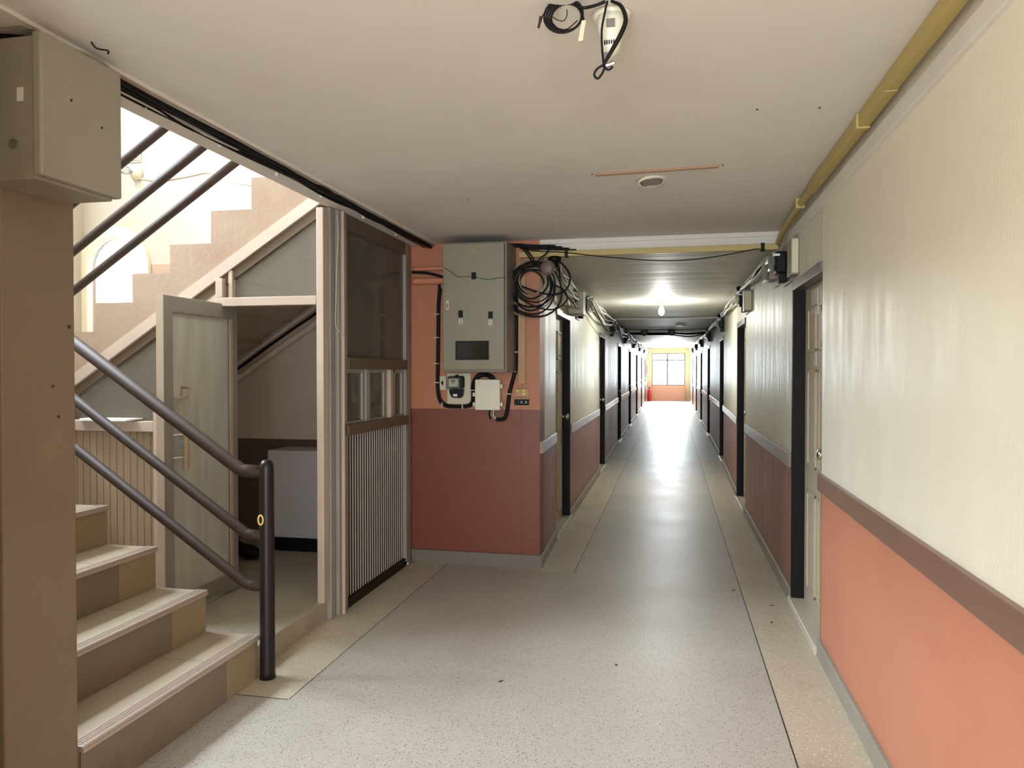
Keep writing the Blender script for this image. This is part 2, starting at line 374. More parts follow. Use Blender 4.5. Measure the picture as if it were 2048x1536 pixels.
struct('trim_3', bm, M['ceil_gloss'], 'ceiling beam far down the corridor')

# ------------------------------------------------------------------ side walls with door openings
RD = [(3.93, 4.80), (7.75, 8.62), (11.6, 12.45), (15.9, 16.75), (19.9, 20.75), (23.9, 24.75), (27.9, 28.75)]
LD = [(6.25, 7.12), (10.2, 11.05), (14.2, 15.05), (18.1, 18.95), (22.0, 22.85), (25.9, 26.75), (29.8, 30.65)]
HEAD = 1.90
def side_wall(name, X, doors, s, y0, y1, up, low, label, near_up=None, near_low=None, near_y=None):
    bm = B(); th = 0.22 * s
    segs = []; c = y0
    for a, b in doors: segs.append((c, a, 'w')); segs.append((a, b, 'd')); c = b
    segs.append((c, y1, 'w'))
    for a, b, k in segs:
        n = max(1, int((b - a) / 3) + 0)
        cuts = [a + (b - a) * i / n for i in range(n + 1)]
        for p, q in zip(cuts, cuts[1:]):
            def blk(z0, z1, mi):
                zz = lambda f, y: f(y) if callable(f) else f
                hexa(bm, [(X(p), p, zz(z0, p)), (X(p) + th, p, zz(z0, p)), (X(q) + th, q, zz(z0, q)), (X(q), q, zz(z0, q)),
                          (X(p), p, zz(z1, p)), (X(p) + th, p, zz(z1, p)), (X(q) + th, q, zz(z1, q)), (X(q), q, zz(z1, q))], mi)
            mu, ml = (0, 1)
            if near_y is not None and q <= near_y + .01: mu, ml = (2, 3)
            if k == 'w':
                blk(lambda y: FZ(y) - .05, lambda y: FZ(y) * .6 + .86, ml); blk(lambda y: FZ(y) * .6 + .86, lambda y: 2.55, mu)
            else: blk(lambda y: HEAD + FZ(y) * .3, lambda y: 2.55, mu)
    struct(name, bm, [up, low, near_up or up, near_low or low], label)
side_wall('wall_right', XR, RD, 1, -3.2, YE + .1, M['cream_gloss'], M['terra_gloss'], 'cream over terracotta wall on the right', M['cream'], M['terra'], 3.93)
side_wall('wall_left', XL, LD, -1, YF + .02, YE + .1, M['cream_gloss'], M['terra_gloss'], 'cream over terracotta corridor wall on the left')

def wall_strip(name, X, s, y0, y1, z0, z1, d, m, label, zoff=1.0, bevel=0.003):
    bm = B(); n = max(1, int((y1 - y0) / 3)); cuts = [y0 + (y1 - y0) * i / n for i in range(n + 1)]
    for p, q in zip(cuts, cuts[1:]):
        fp, fq = FZ(p) * zoff, FZ(q) * zoff
        hexa(bm, [(X(p) - s * d, p, z0 + fp), (X(p) + s * .002, p, z0 + fp), (X(q) + s * .002, q, z0 + fq), (X(q) - s * d, q, z0 + fq),
                  (X(p) - s * d, p, z1 + fp), (X(p) + s * .002, p, z1 + fp), (X(q) + s * .002, q, z1 + fq), (X(q) - s * d, q, z1 + fq)])
    return struct(name, bm, m, label, bevel=bevel)
tn = 10
def gaps(doors, y0, y1):
    c = y0; out = []
    for a, b in doors: out.append((c, a)); c = b
    out.append((c, y1)); return out
for side, X, s, D, y0 in (('right', XR, 1, RD, -3.2), ('left', XL, -1, LD, YF)):
    for i, (a, b) in enumerate(gaps(D, y0, YE)):
        aa = a + (0.05 if i else 0); bb = b - (0.05 if b < YE else 0)
        if side == 'right' and i == 0: bb = b + .0
        wall_strip('trim_%d' % tn, X, s, aa, bb, .82, .905, .02, M['rail_brown'] if (side == 'right' and i == 0) else M['rail_gloss'],
                   'chair rail on the %s wall, length %d from the lobby' % (side, i + 1), zoff=.6); tn += 1
        wall_strip('baseboard_%s_%d' % (side, i + 1), X, s, a, b, -.01, .085, .018, M['skirt'], 'grey skirting on the %s wall' % side)

# ceiling line strip above lobby right wall
bm = B(); box(bm, .712, .732, -3.2, 4.9, 2.21, 2.27); struct('trim_4', bm, M['ceiling'], 'pale cornice strip below the yellow trunking', bevel=.003)

# ------------------------------------------------------------------ front wall (cabinet wall) and stairwell walls
bm = B()
box(bm, -1.95, -1.05, YF, YF + .2, 1.137, 2.5, 0); box(bm, -1.95, -1.05, YF, YF + .2, -.05, 1.137, 1)
box(bm, -1.045, -.915, YF - .008, YF + .2, 1.137, 2.262 + .1, 0); box(bm, -1.045, -.915, YF - .008, YF + .2, -.05, 1.137, 1)
box(bm, -1.05, -1.045, YF + .004, YF + .2, -.05, 2.5, 1)
struct('wall_front', bm, [M['front_up'], M['front_low']], 'orange over brick red wall carrying the meter cabinet')
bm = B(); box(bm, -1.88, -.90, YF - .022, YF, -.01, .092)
struct('baseboard_front', bm, M['skirt_shaded'], 'grey skirting under the meter cabinet', bevel=.003)
# stairwell back wall with arched window hole is built from pieces round the opening
WX0, WX1, WZ0, WZS, WZT = -4.655, -4.165, 1.72, 2.255, 2.50
bm = B()
def wpiece(x0, x1, z0, z1, mi): box(bm, x0, x1, YF, YF + .2, z0, z1, mi)
wpiece(-4.9, -1.95, -.05, .89, 3)
ngon_prism(bm, [(-4.9, YF, .89), (-1.95, YF, .89), (-1.95, YF, 2.38), (-3.55, YF, 1.40), (-4.9, YF, 1.40)], (0, .2, 0), 2)
ngon_prism(bm, [(-4.9, YF, 1.40), (-3.55, YF, 1.40), (-2.12, YF, 2.27), (WX1, YF, 2.27), (WX1, YF, 1.45), (-4.9, YF, 1.45)], (0, .2, 0), 1)
ngon_prism(bm, [(WX1, YF, 2.27), (-2.12, YF, 2.27), (-1.95, YF, 2.38), (-1.95, YF, 5.3), (WX1, YF, 5.3)], (0, .2, 0), 0)
wpiece(-4.9, WX0, 1.45, 2.27, 1); wpiece(-4.9, WX0, 2.27, 5.3, 0); wpiece(WX0, WX1, 1.45, WZ0, 1)
wpiece(WX0, WX1, WZT + .02, 5.3, 0)
# spandrels of the arch
cx = (WX0 + WX1) / 2; rx = (WX1 - WX0) / 2; rz = WZT - WZS
for sgn in (-1, 1):
    pts = [(cx + sgn * rx, YF, WZT + .02)] + [(cx + sgn * rx * math.cos(t), YF, WZS + rz * math.sin(t)) for t in [i * math.pi / 2 / 10 for i in range(11)]] + [(cx, YF, WZT + .02)]
    ngon_prism(bm, pts, (0, .2, 0), 0)
struct('wall_stair_back', bm, [M['stairwell'], M['stair_dado'], M['store_wall'], M['store_dado']], 'tall cream stairwell wall')
# left stairwell wall with daylight window
bm = B()
box(bm, -4.9, -4.7, 1.8, 5.3, -.05, 2.9); box(bm, -4.9, -4.7, 1.8, 5.3, 4.4, 5.3); box(bm, -4.9, -4.7, 1.8, 2.15, 2.9, 4.4); box(bm, -4.9, -4.7, 4.25, 5.3, 2.9, 4.4)
struct('wall_stair_left', bm, M['stairwell'], 'cream wall beyond the stair landing')
bm = B()
box(bm, -4.9, -2.10, 1.79, 2.03, .86, 5.3, 0); box(bm, -4.9, -2.10, 1.79, 2.03, -.05, .86, 1)
struct('wall_stair_near', bm, [M['stairwell'], M['terra']], 'cream over terracotta wall behind the pillar')
bm = B(); box(bm, -4.9, -1.5, 1.8, 5.5, 5.3, 5.45); struct('ceiling_stairwell', bm, M['stairwell'])
bm = B(); box(bm, -1.65, -1.5, 1.8, 5.5, 2.62, 5.3); struct('wall_stair_upper', bm, M['stairwell'])
bm = B(); box(bm, -4.9, -1.5, 1.79, 1.95, 2.62, 5.3); struct('wall_stair_upper_near', bm, M['stairwell'])
# pillar
bm = B(); box(bm, -2.12, -1.85, 1.775, 2.045, -.05, CEIL - .012)
struct('pillar', bm, M['pillar'], 'tan square pillar at the foot of the stairs', bevel=.006)
# lobby behind the camera
bm = B(); box(bm, -1.65, -1.45, -3.2, 1.2, -.05, 2.4); box(bm, -3.8, -3.6, 1.0, 1.8, -.05, 2.4); box(bm, -3.8, -1.65, 1.0, 1.2, -.05, 2.4); struct('wall_lobby_blocker', bm, M['cream'])  # unseen wall added to keep entrance light off the pillar box's near side
bm = B(); box(bm, -3.8, -1.15, -3.3, -3.1, -.05, 2.4); box(bm, .5, 1.0, -3.3, -3.1, -.05, 2.4); box(bm, -1.15, .5, -3.3, -3.1, 2.2, 2.4); box(bm, -1.15, .5, -3.3, -3.1, -.05, .5)
struct('wall_lobby_back', bm, M['cream'])

# ------------------------------------------------------------------ corridor end
bm = B(); EZ = FZ(YE)
box(bm, -1.2, -.78, YE, YE + .2, EZ - .05, 2.7, 0); box(bm, .61, 1.1, YE, YE + .2, EZ - .05, 2.7, 0); box(bm, -.78, .61, YE, YE + .2, 2.24, 2.7, 0); box(bm, -.78, .61, YE, YE + .2, EZ - .05, .86, 1)
box(bm, -.78, .61, YE - .12, YE, EZ - .05, .82, 1)
struct('wall_end', bm, [M['end_up'], M['end_low']], 'cream and terracotta wall at the far end of the corridor')
t = T('window_1', 'bright window closing the far end of the corridor', None, (-.08, YE + .1, .86), kind='structure')
bm = B()
box(bm, -.78, -.74, YE + .05, YE + .1, .86, 2.24); box(bm, .57, .61, YE + .05, YE + .1, .86, 2.24); box(bm, -.74, .57, YE + .05, YE + .1, .86, .90); box(bm, -.74, .57, YE + .05, YE + .1, 2.2, 2.24)
box(bm, -.16, -.10, YE + .05, YE + .1, .9, 2.2); box(bm, -.74, .57, YE + .05, YE + .1, 1.92, 1.965)
t.add('window_frame', bm, M['cab_side'])
bm = B(); box(bm, -.74, .57, YE + .07, YE + .075, .9, 2.2); t.add('window_pane', bm, M['glass_frost'])

# arched window
t = T('window_2', 'arched frosted window above the stair landing', None, (cx, YF, WZ0), kind='structure')
def arch_ring(bm, grow0, grow1, y0, y1, zb0, zb1):
    o = []; i_ = []
    def arc(g, zb):
        p = [(cx - rx - g, zb)]
        for k in range(25):
            a = math.pi - math.pi * k / 24; p.append((cx + (rx + g) * math.cos(a), WZS + (rz + g) * math.sin(a)))
        p.append((cx + rx + g, zb)); return p
    A = arc(grow0, zb0); Bq = arc(grow1, zb1)
    va = [[bm.verts.new((x, y, z)) for x, z in A] for y in (y0, y1)]; vb = [[bm.verts.new((x, y, z)) for x, z in Bq] for y in (y0, y1)]
    n = len(A)
    for k in range(n - 1):
        face(bm, [va[0][k], va[0][k + 1], vb[0][k + 1], vb[0][k]]); face(bm, [va[1][k], va[1][k + 1], vb[1][k + 1], vb[1][k]])
        face(bm, [va[0][k], va[0][k + 1], va[1][k + 1], va[1][k]]); face(bm, [vb[0][k], vb[0][k + 1], vb[1][k + 1], vb[1][k]])
bm = B(); arch_ring(bm, -.008, .085, YF - .035, YF + .03, WZ0, WZ0 - .06); box(bm, WX0 - .07, WX1 + .07, YF - .035, YF + .03, WZ0 - .06, WZ0)
t.add('window_frame', bm, M['white_frame'], bevel=.004)
bm = B(); pts = [(WX0, YF + .06, WZ0)] + [(cx + rx * math.cos(math.pi - math.pi * k / 24), YF + .06, WZS + rz * math.sin(math.pi * k / 24)) for k in range(25)] + [(WX1, YF + .06, WZ0)]
ngon_prism(bm, pts, (0, .006, 0)); t.add('window_pane', bm, M['glass_frost'])
# high stair window (in the left stairwell wall)
t = T('window_3', 'high window over the stair landing', None, (-4.8, 3.2, 2.9), kind='structure')
bm = B()
for y in (2.15, 3.17, 4.2): box(bm, -4.84, -4.78, y, y + .05, 2.9, 4.4)
box(bm, -4.84, -4.78, 2.15, 4.25, 2.9, 2.95); box(bm, -4.84, -4.78, 2.15, 4.25, 4.35, 4.4)
t.add('window_frame', bm, M['white_frame'])
bm = B(); box(bm, -4.815, -4.81, 2.2, 4.2, 2.95, 4.35); t.add('window_pane', bm, M['glass_frost'])

# ------------------------------------------------------------------ corridor doors
def door(n, X, s, a, b, knob_near, label, detail=True):
    zt = HEAD + FZ(a) * .3; f = FZ(a); x0 = X((a + b) / 2)
    t = T('door_%d' % n, label, None, (x0, (a + b) / 2, f), kind='structure')
    fr = 0.045
    bm = B()
    box(bm, *sorted((x0 - s * .012, x0 + s * .16)), b - fr, b, f + .03, zt); box(bm, *sorted((x0 - s * .0, x0 + s * .16)), a, a + .012, f + .03, zt)
    t.add('door_frame', bm, M['jamb'], bevel=.003)
    bm = B(); box(bm, *sorted((x0 - s * .014, x0 + s * .16)), a, b, zt - .005, zt + .05)
    t.add('door_head', bm, M['lintel'], bevel=.003, label='grey painted door head')
    lx = x0 + s * .06
    bm = B(); y0, y1 = a + .015, b - fr; z0, z1 = f + .045, zt - .006
    box(bm, *sorted((lx, lx + s * .035)), y0, y1, z0, z1)
    leaf = t.add('door_leaf', bm, M['door'])
    if detail:
        W = y1 - y0; cols = ((y0 + .11, y0 + W / 2 - .04), (y0 + W / 2 + .04, y1 - .11)); rows = ((.14, .72), (.86, 1.42), (1.52, 1.78))
        bm = B()
        for c0, c1 in cols:
            for r0, r1 in rows:
                r0 += f; r1 += f
                xa, xb = lx, lx - s * .009
                for (p0, p1, q0, q1) in ((c0, c0 + .02, r0, r1), (c1 - .02, c1, r0, r1), (c0, c1, r0, r0 + .02), (c0, c1, r1 - .02, r1)):
                    box(bm, *sorted((xa + s * .001, xb)), p0, p1, q0, q1)
                box(bm, *sorted((xa + s * .001, lx - s * .006)), c0 + .045, c1 - .045, r0 + .045, r1 - .045)
        pm = t.add('raised_panels', bm, M['door'], parent=leaf, bevel=.005)
    ky = (a + .07) if knob_near else (b - .10)
    bm = B(); lathe(bm, (lx, ky, f + .99), (-s, 0, 0), [(0, .032), (.006, .03), (.012, .014), (.03, .012), (.036, .022), (.05, .029), (.064, .026), (.07, .008)])
    t.add('door_knob', bm, M['chrome'], parent=leaf, smooth=True, label='chrome door knob')
    bm = B(); box(bm, *sorted((x0 - s * .03, x0 + s * .16)), a - .0, b, f, f + .045)
    t.add('door_sill', bm, M['sill'], bevel=.004, label='pale stone sill')
    bm = B(); box(bm, *sorted((x0 + s * .165, x0 + s * .22)), a - .05, b + .05, f, zt + .1); t.add('door_stop', bm, M['jamb'])
    return t
for i, (a, b) in enumerate(RD): door(i + 1, XR, 1, a, b, True, 'beige panel door in the right wall, number %d from the lobby' % (i + 1), i < 4)
for i, (a, b) in enumerate(LD): door(i + 11, XL, -1, a, b, False, 'beige panel door in the left corridor wall, number %d from the lobby' % (i + 1), i < 4)
bm = B(); box(bm, .786, .7898, 4.36, 4.56, 1.72, 1.87); one('paper_notice', bm, M['paper'], 'white printed sheet taped to the top of the nearest right-hand door', 'notice')
bm = B(); box(bm, .787, .7898, 4.40, 4.46, 1.44, 1.715); one('tape_strip', bm, M['paper'], 'white vertical strip hanging below the sheet on the nearest right-hand door', 'strip')

# ------------------------------------------------------------------ lower staircase
RZ = [0.2, .39, .58, .765, .95, 1.135, 1.32, 1.505]
XS = [-1.85 - .263 * i for i in range(9)]
t = T('staircase', 'lower stair flight of marbled tan tiles rising left from the lobby', 'stairs', (-1.85, 2.57, 0))
SY0, SY1 = 2.05, 3.10
for i in range(8):
    z0 = RZ[i - 1] if i else 0.0; z1 = RZ[i]; xa = XS[i]; xb = XS[i + 1] if i < 7 else -4.7
    bm = B()
    box(bm, max(xb - .02, -4.699), xa, SY0, SY1, max(0, z0 - .25) if i else 0, z1 - .012, 0)
    # riser tile in two slabs with the joint, tread tile
    box(bm, xa - .002, xa + .004, SY0, SY1 - .245, z0 + .001, z1 - .016, 1); box(bm, xa - .002, xa + .004, SY1 - .242, SY1, z0 + .001, z1 - .016, 2)
    box(bm, max(xb - .01, -4.699), xa, SY0, SY1 - .33, z1 - .012, z1, 0); box(bm, max(xb - .01, -4.699), xa, SY1 - .327, SY1, z1 - .012, z1, 0)
    st = t.add('step', bm, [M['tile'], M['tile_dark'], M['riser_tan']])
    bm = B()
    for k in range(4): box(bm, xa - .045 + k * .0125, xa - .036 + k * .0125, SY0, SY1 + .004, z1 - .002, z1 + .003)
    box(bm, xa - .002, xa + .014, SY0, SY1 + .004, z1 - .020, z1 - .008); box(bm, xa - .002, xa + .012, SY0, SY1 + .004, z1 - .008, z1 + .003)
    t.add('nosing', bm, M['nosing'], parent=st, label='ribbed pale metal nosing', bevel=.001)
bm = B(); box(bm, -4.699, -3.68, 3.101, YF - .001, 1.38, 1.505); t.add('landing', bm, M['tile'])

# ------------------------------------------------------------------ upper staircase (behind, rising right)
t = T('upper_staircase', 'upper stair flight with stepped tan plaster side rising right towards the ceiling', 'stairs', (-3.65, 3.9, 1.5))
EX = [-3.648, -3.388, -3.128, -2.875, -2.605, -2.346, -2.086, -1.90]
EZs = [1.648, 1.820, 1.988, 2.151, 2.337, 2.516, 2.69]
def under(x): return 1.403 + (x + 3.52) * .6365
pts = [(EX[0], 3.9, under(EX[0]))]
for i in range(7):
    pts.append((EX[i], 3.9, EZs[i])); pts.append((EX[i + 1], 3.9, EZs[i]))
pts.append((EX[-1], 3.9, under(EX[-1])))
pts = pts[:1] + pts[1:]
bm = B(); ngon_prism(bm, pts, (0, .09, 0))
t.add('stringer', bm, M['stringer'], label='stepped tan plaster side')
bm = B(); hexa(bm, [(EX[0], 3.885, under(EX[0]) - .075), (EX[-1], 3.885, under(EX[-1]) - .075), (EX[-1], 3.99, under(EX[-1]) - .075), (EX[0], 3.99, under(EX[0]) - .075),
          (EX[0], 3.885, under(EX[0])), (EX[-1], 3.885, under(EX[-1])), (EX[-1], 3.99, under(EX[-1])), (EX[0], 3.99, under(EX[0]))])
t.add('stringer_edge', bm, M['wood_pink'], label='pinkish band along the sloping underside')
for i in range(7):
    bm = B(); x0, x1, z = EX[i], EX[i + 1], EZs[i] - .03
    box(bm, x0, x1 + .02, 3.99, YF, z - .17, z); t.add('step', bm, M['tile'])
bm = B(); hexa(bm, [(EX[0], 3.99, under(EX[0]) - .02), (EX[-1], 3.99, under(EX[-1]) - .02), (EX[-1], YF, under(EX[-1]) - .02), (EX[0], YF, under(EX[0]) - .02),
          (EX[0], 3.99, under(EX[0]) + .06), (EX[-1], 3.99, under(EX[-1]) + .06), (EX[-1], YF, under(EX[-1]) + .06), (EX[0], YF, under(EX[0]) + .06)])
t.add('soffit', bm, M['store_wall'], label='dull sloping soffit')

# ------------------------------------------------------------------ railings
t = T('stair_railing', 'dark brown tube railing with black newel post along the lower stairs', 'railing', (-1.805, 3.12, 0))
bm = B(); lathe(bm, (-1.807, 3.12, 0), (0, 0, 1), [(0, .037), (.03, .034), (.96, .032), (.985, .03), (1.0, .02), (1.004, .004)])
t.add('newel_post', bm, M['rail_black'], smooth=True, label='black newel post')
def railtube(z_n, xk, zk, slope, r, name='rail'):
    bm = B()
    pts = [(-1.82, 3.12, z_n), (xk + .03, 3.12, z_n), (xk, 3.12, zk), (xk - .05, 3.12, zk + .05 * slope), (-3.62, 3.12, zk + (-3.62 - xk) * -slope)]
    pts = [(-1.82, 3.12, z_n), (xk + .012, 3.12, z_n + .002), (xk - .012, 3.12, z_n + .008), (-3.62, 3.12, z_n + .008 + (3.62 + xk - .012) * slope)]
    tube(bm, pts, r, seg=14, smooth=False)
    return bm
t.add('handrail', railtube(.948, -1.93, .95, .668, .030), M['rail'], smooth=True, label='thick top handrail')
t.add('rail', railtube(.655, -1.905, .66, .668, .024), M['rail'], smooth=True)
t.add('rail', railtube(.420, -1.905, .43, .668, .024), M['rail'], smooth=True)
bm = B(); ring = [(-1.817 + .012 * math.sin(a), 3.083, .735 + .019 * math.cos(a) * (1.0 if math.cos(a) > 0 else 1.25)) for a in [2 * math.pi * k / 20 for k in range(20)]]
tube(bm, ring, .004, seg=6, smooth=False, closed=True); t.add('painted_mark', bm, M['yellow_mark'], label='small pale yellow ring mark')
t = T('upper_railing', 'dark brown three-tube railing rising right beside the upper stairs', 'railing', (-3.5, 3.93, 1.6))
for zo, r in ((2.173, .026), (1.932, .024), (2.47, .030)):
    bm = B(); s_ = .652; x0, x1 = -3.66, -1.95
    tube(bm, [(x0, 3.93, zo + (x0 + 3.515) * s_), (x1, 3.93, zo + (x1 + 3.515) * s_)], r, seg=14, smooth=False)
    t.add('handrail' if r > .028 else 'rail', bm, M['rail'], smooth=True)
for xx in (-2.0,):
    bm = B(); cyl(bm, (xx, 3.93, under(xx) + .2), (xx, 3.93, 2.5 + (xx + 3.515) * .652), .018); t.add('baluster', bm, M['rail'], smooth=True)

# ------------------------------------------------------------------ storeroom front partition (facing the camera, under the stairs)
t = T('stair_partition', 'pinkish timber partition with glass and beadboard closing the space under the upper stairs', 'partition', (-2.9, 3.92, .11))
bm = B(); box(bm, -1.93, -1.888, 3.865, 3.93, .11, CEIL - .03); t.add('corner_post', bm, M['wood_pink'], bevel=.003)
bm = B(); box(bm, -2.56, -1.935, 3.87, 3.93, 1.782, 1.832); t.add('transom', bm, M['wood_pink'], bevel=.003, label='pinkish transom over the doorway')
bm = B(); box(bm, -2.56, -2.515, 3.87, 3.93, 1.832, under(-2.56) - .07); t.add('upright', bm, M['wood_pink'], bevel=.003)
bm = B(); box(bm, -2.49, -2.465, 3.89, 3.93, 1.832, 1.99); t.add('upright', bm, M['wood_pink'], bevel=.002)
# slope lining
def slopebar(bm, x0, x1, o0, o1, y0, y1):
    hexa(bm, [(x0, y0, under(x0) - o1), (x1, y0, under(x1) - o1), (x1, y1, under(x1) - o1), (x0, y1, under(x0) - o1),
              (x0, y0, under(x0) - o0), (x1, y0, under(x1) - o0), (x1, y1, under(x1) - o0), (x0, y1, under(x0) - o0)])
bm = B(); slopebar(bm, -3.66, -1.935, .076, .135, 3.905, 3.96); t.add('slope_rail', bm, M['wood_brown'], label='dark sloping rail')
bm = B(); x0, x1 = -2.515, -1.935
hexa(bm, [(x0, 3.925, 1.832), (x1, 3.925, 1.832), (x1, 3.93, 1.832), (x0, 3.93, 1.832), (x0, 3.925, under(x0) - .13), (x1, 3.925, under(x1) - .13), (x1, 3.93, under(x1) - .13), (x0, 3.93, under(x0) - .13)])
t.add('glass_pane', bm, M['glass'])
bm = B(); box(bm, -3.66, -2.965, 3.86, 3.93, 1.055, 1.115); t.add('sill', bm, M['wood_pink'], bevel=.003)
bm = B(); box(bm, -2.965, -2.935, 3.86, 3.93, .11, 1.18); box(bm, -2.935, -2.905, 3.88, 3.93, .11, under(-2.935) - .12); t.add('upright', bm, M['wood_pink'], bevel=.002)
bm = B(); x0, x1 = -3.66, -2.93
hexa(bm, [(x0, 3.925, 1.115), (x1, 3.925, 1.115), (x1, 3.93, 1.115), (x0, 3.93, 1.115), (x0, 3.925, under(x0) - .13), (x1, 3.925, under(x1) - .13), (x1, 3.93, under(x1) - .13), (x0, 3.93, under(x0) - .13)])
t.add('glass_pane', bm, M['glass'])
bm = B(); n = 15
box(bm, -3.66, -2.965, 3.90, 3.92, .11, 1.055)
for k in range(n):
    xa = -3.66 + k * .0465; box(bm, xa + .0015, xa + .045, 3.896, 3.9005, .11, 1.055)
t.add('beadboard', bm, M['bead'], bevel=.0025, label='vertical beige beadboard')
bm = B(); box(bm, -2.905, -2.56, 3.91, 3.925, .11, under(-2.75)); t.add('fixed_panel', bm, M['store_wall'])
# loose items on the sill
bm = B(); box(bm, -3.45, -3.10, 3.80, 3.925, 1.118, 1.124); box(bm, -3.42, -3.08, 3.81, 3.92, 1.124, 1.132); one('paper_stack', bm, M['paper'], 'thin stack of papers on the partition sill left of the glass door', 'papers')

# ------------------------------------------------------------------ open glass door
t = T('glass_door', 'glazed door with greyish timber frame standing open under the stairs', 'door', (-2.54, 4.02, .12))
DX0, DX1, DYN, DYF, DZ0, DZ1 = -2.56, -2.52, 3.365, 4.03, .125, 1.80
bm = B()
box(bm, DX0, DX1, DYN, DYN + .075, DZ0, DZ1); box(bm, DX0, DX1, DYF - .06, DYF, DZ0, DZ1)
box(bm, DX0, DX1, DYN + .075, DYF - .06, DZ1 - .085, DZ1); box(bm, DX0, DX1, DYN + .075, DYF - .06, DZ0, DZ0 + .10)
t.add('door_frame', bm, M['wood_grey'], bevel=.004)
bm = B(); box(bm, DX0 - .001, DX1 + .001, DYN - .004, DYN + .001, DZ0, DZ1); box(bm, DX1, DX1 + .006, DYF - .085, DYF - .06, DZ0 + .1, DZ1 - .085)
t.add('edge_strip', bm, M['wood_pink'], label='pale edge strips')
bm = B(); box(bm, -2.543, -2.537, DYN + .07, DYF - .055, DZ0 + .095, DZ1 - .08); t.add('glass_pane', bm, M['glass_door'], label='hazy greenish glass')
bm = B(); cyl(bm, (-2.475, 3.475, .90), (-2.475, 3.475, 1.13), .017, seg=16)
hd = t.add('door_handle', bm, M['handle_tan'], smooth=False, label='tan tubular pull handle')
bm = B()
for z in (.96, 1.08): cyl(bm, (-2.52, 3.43, z), (-2.475, 3.475, z), .008, seg=10)
t.add('handle_bracket', bm, M['chrome'], parent=hd)
bm = B(); box(bm, -2.53, -2.50, 3.44, 3.53, 1.268, 1.278); box(bm, -2.53, -2.50, 3.52, 3.53, 1.268, 1.325); box(bm, -2.53, -2.50, 3.52, 3.56, 1.318, 1.326)
t.add('latch_bracket', bm, M['wood_pink'], bevel=.001, label='small pale Z-shaped bracket')
bm = B(); box(bm, -2.5368, -2.5358, 3.50, 3.60, .985, 1.12); st = t.add('sticker', bm, M['blue'], label='pale blue push sticker seen from behind', bevel=0)
bm = B(); box(bm, -2.5357, -2.5354, 3.503, 3.507, .99, 1.115); box(bm, -2.5357, -2.5354, 3.593, 3.597, .99, 1.115); box(bm, -2.5357, -2.5354, 3.503, 3.597, .988, .992)
t.add('sticker_border', bm, M['paper'], parent=st)
# mirrored lettering: text read from the far side of the glass
mt = Matrix.Translation((-2.5352, 3.55, 1.03)) @ Matrix(((0, 0, 1, 0), (-1, 0, 0, 0), (0, 1, 0, 0), (0, 0, 0, 1)))
t.add('sticker_text', text_bm('PUSH', .036, mt, .0003), M['paper'], parent=st)

# ------------------------------------------------------------------ side partition (in line with the slab edge)
PX = -1.89
t = T('storeroom_partition', 'glazed side partition with slatted lower half between the stairs and the meter cabinet wall', 'partition', (PX, 4.8, 0))
def pb(name, y0, y1, z0, z1, m, d0=-.03, d1=.025, bevel=.003, **k):
    bm = B(); box(bm, PX + d0, PX + d1, y0, y1, z0, z1); return t.add(name, bm, M[m], bevel=bevel, **k)
TOPZ = CEIL - .015
pb('post', 3.935, 3.99, .0, TOPZ, 'wood_grey', -.03, .012)
pb('post', 4.00, 4.03, .0, TOPZ, 'wood_grey', -.03, .03)
pb('post', 4.04, 4.055, .0, TOPZ, 'wood_pink', -.03, .045)
pb('post', 4.075, 4.13, .0, TOPZ, 'wood_grey')
pb('post', 5.13, 5.18, .0, TOPZ, 'wood_grey', label='pale grey far post')
for k, y in enumerate((5.195, 5.225, 5.255)): pb('edge_bead', y, y + .018, .0, TOPZ, 'wood_grey', -.03, .018 - k * .004)
pb('top_rail', 4.13, 5.13, TOPZ - .085, TOPZ, 'wood_brown', label='dark brown top rail')
pb('middle_rail', 4.13, 5.14, 1.425, 1.492, 'wood_brown', -.03, .035, label='dark brown middle rail')
pb('lower_rail', 4.10, 5.14, 1.032, 1.095, 'wood_brown', -.03, .045, label='dark brown lower rail')
pb('bottom_rail', 4.10, 5.18, .0, .06, 'dark_back', -.03, .02)
pb('inner_post', 5.06, 5.09, 1.492, TOPZ - .085, 'wood_pink', -.06, -.01)
bm = B(); box(bm, PX - .004, PX + .002, 4.13, 5.13, 1.492, TOPZ - .085); t.add('glass_pane', bm, M['glass'], label='dusty upper pane')
# row of small sashes
for (a, b) in ((4.145, 4.40), (4.50, 4.76), (4.94, 5.10)):
    bm = B(); e = .018
    box(bm, PX - .02, PX + .01, a, a + e * .5, 1.10, 1.425); box(bm, PX - .02, PX + .012, b - e, b, 1.10, 1.425); box(bm, PX - .02, PX + .01, a, b, 1.40, 1.425); box(bm, PX - .02, PX + .01, a, b, 1.095, 1.11)
    f_ = t.add('sash', bm, M['wood_grey'], bevel=.002)
    bm = B(); box(bm, PX - .006, PX - .002, a, b, 1.10, 1.42); t.add('sash_pane', bm, M['glass'], parent=f_)
pb('mullion', 4.42, 4.48, 1.095, 1.425, 'wood_grey', -.02, .02)
pb('mullion', 4.84, 4.89, 1.095, 1.425, 'wood_pink', -.02, .02)
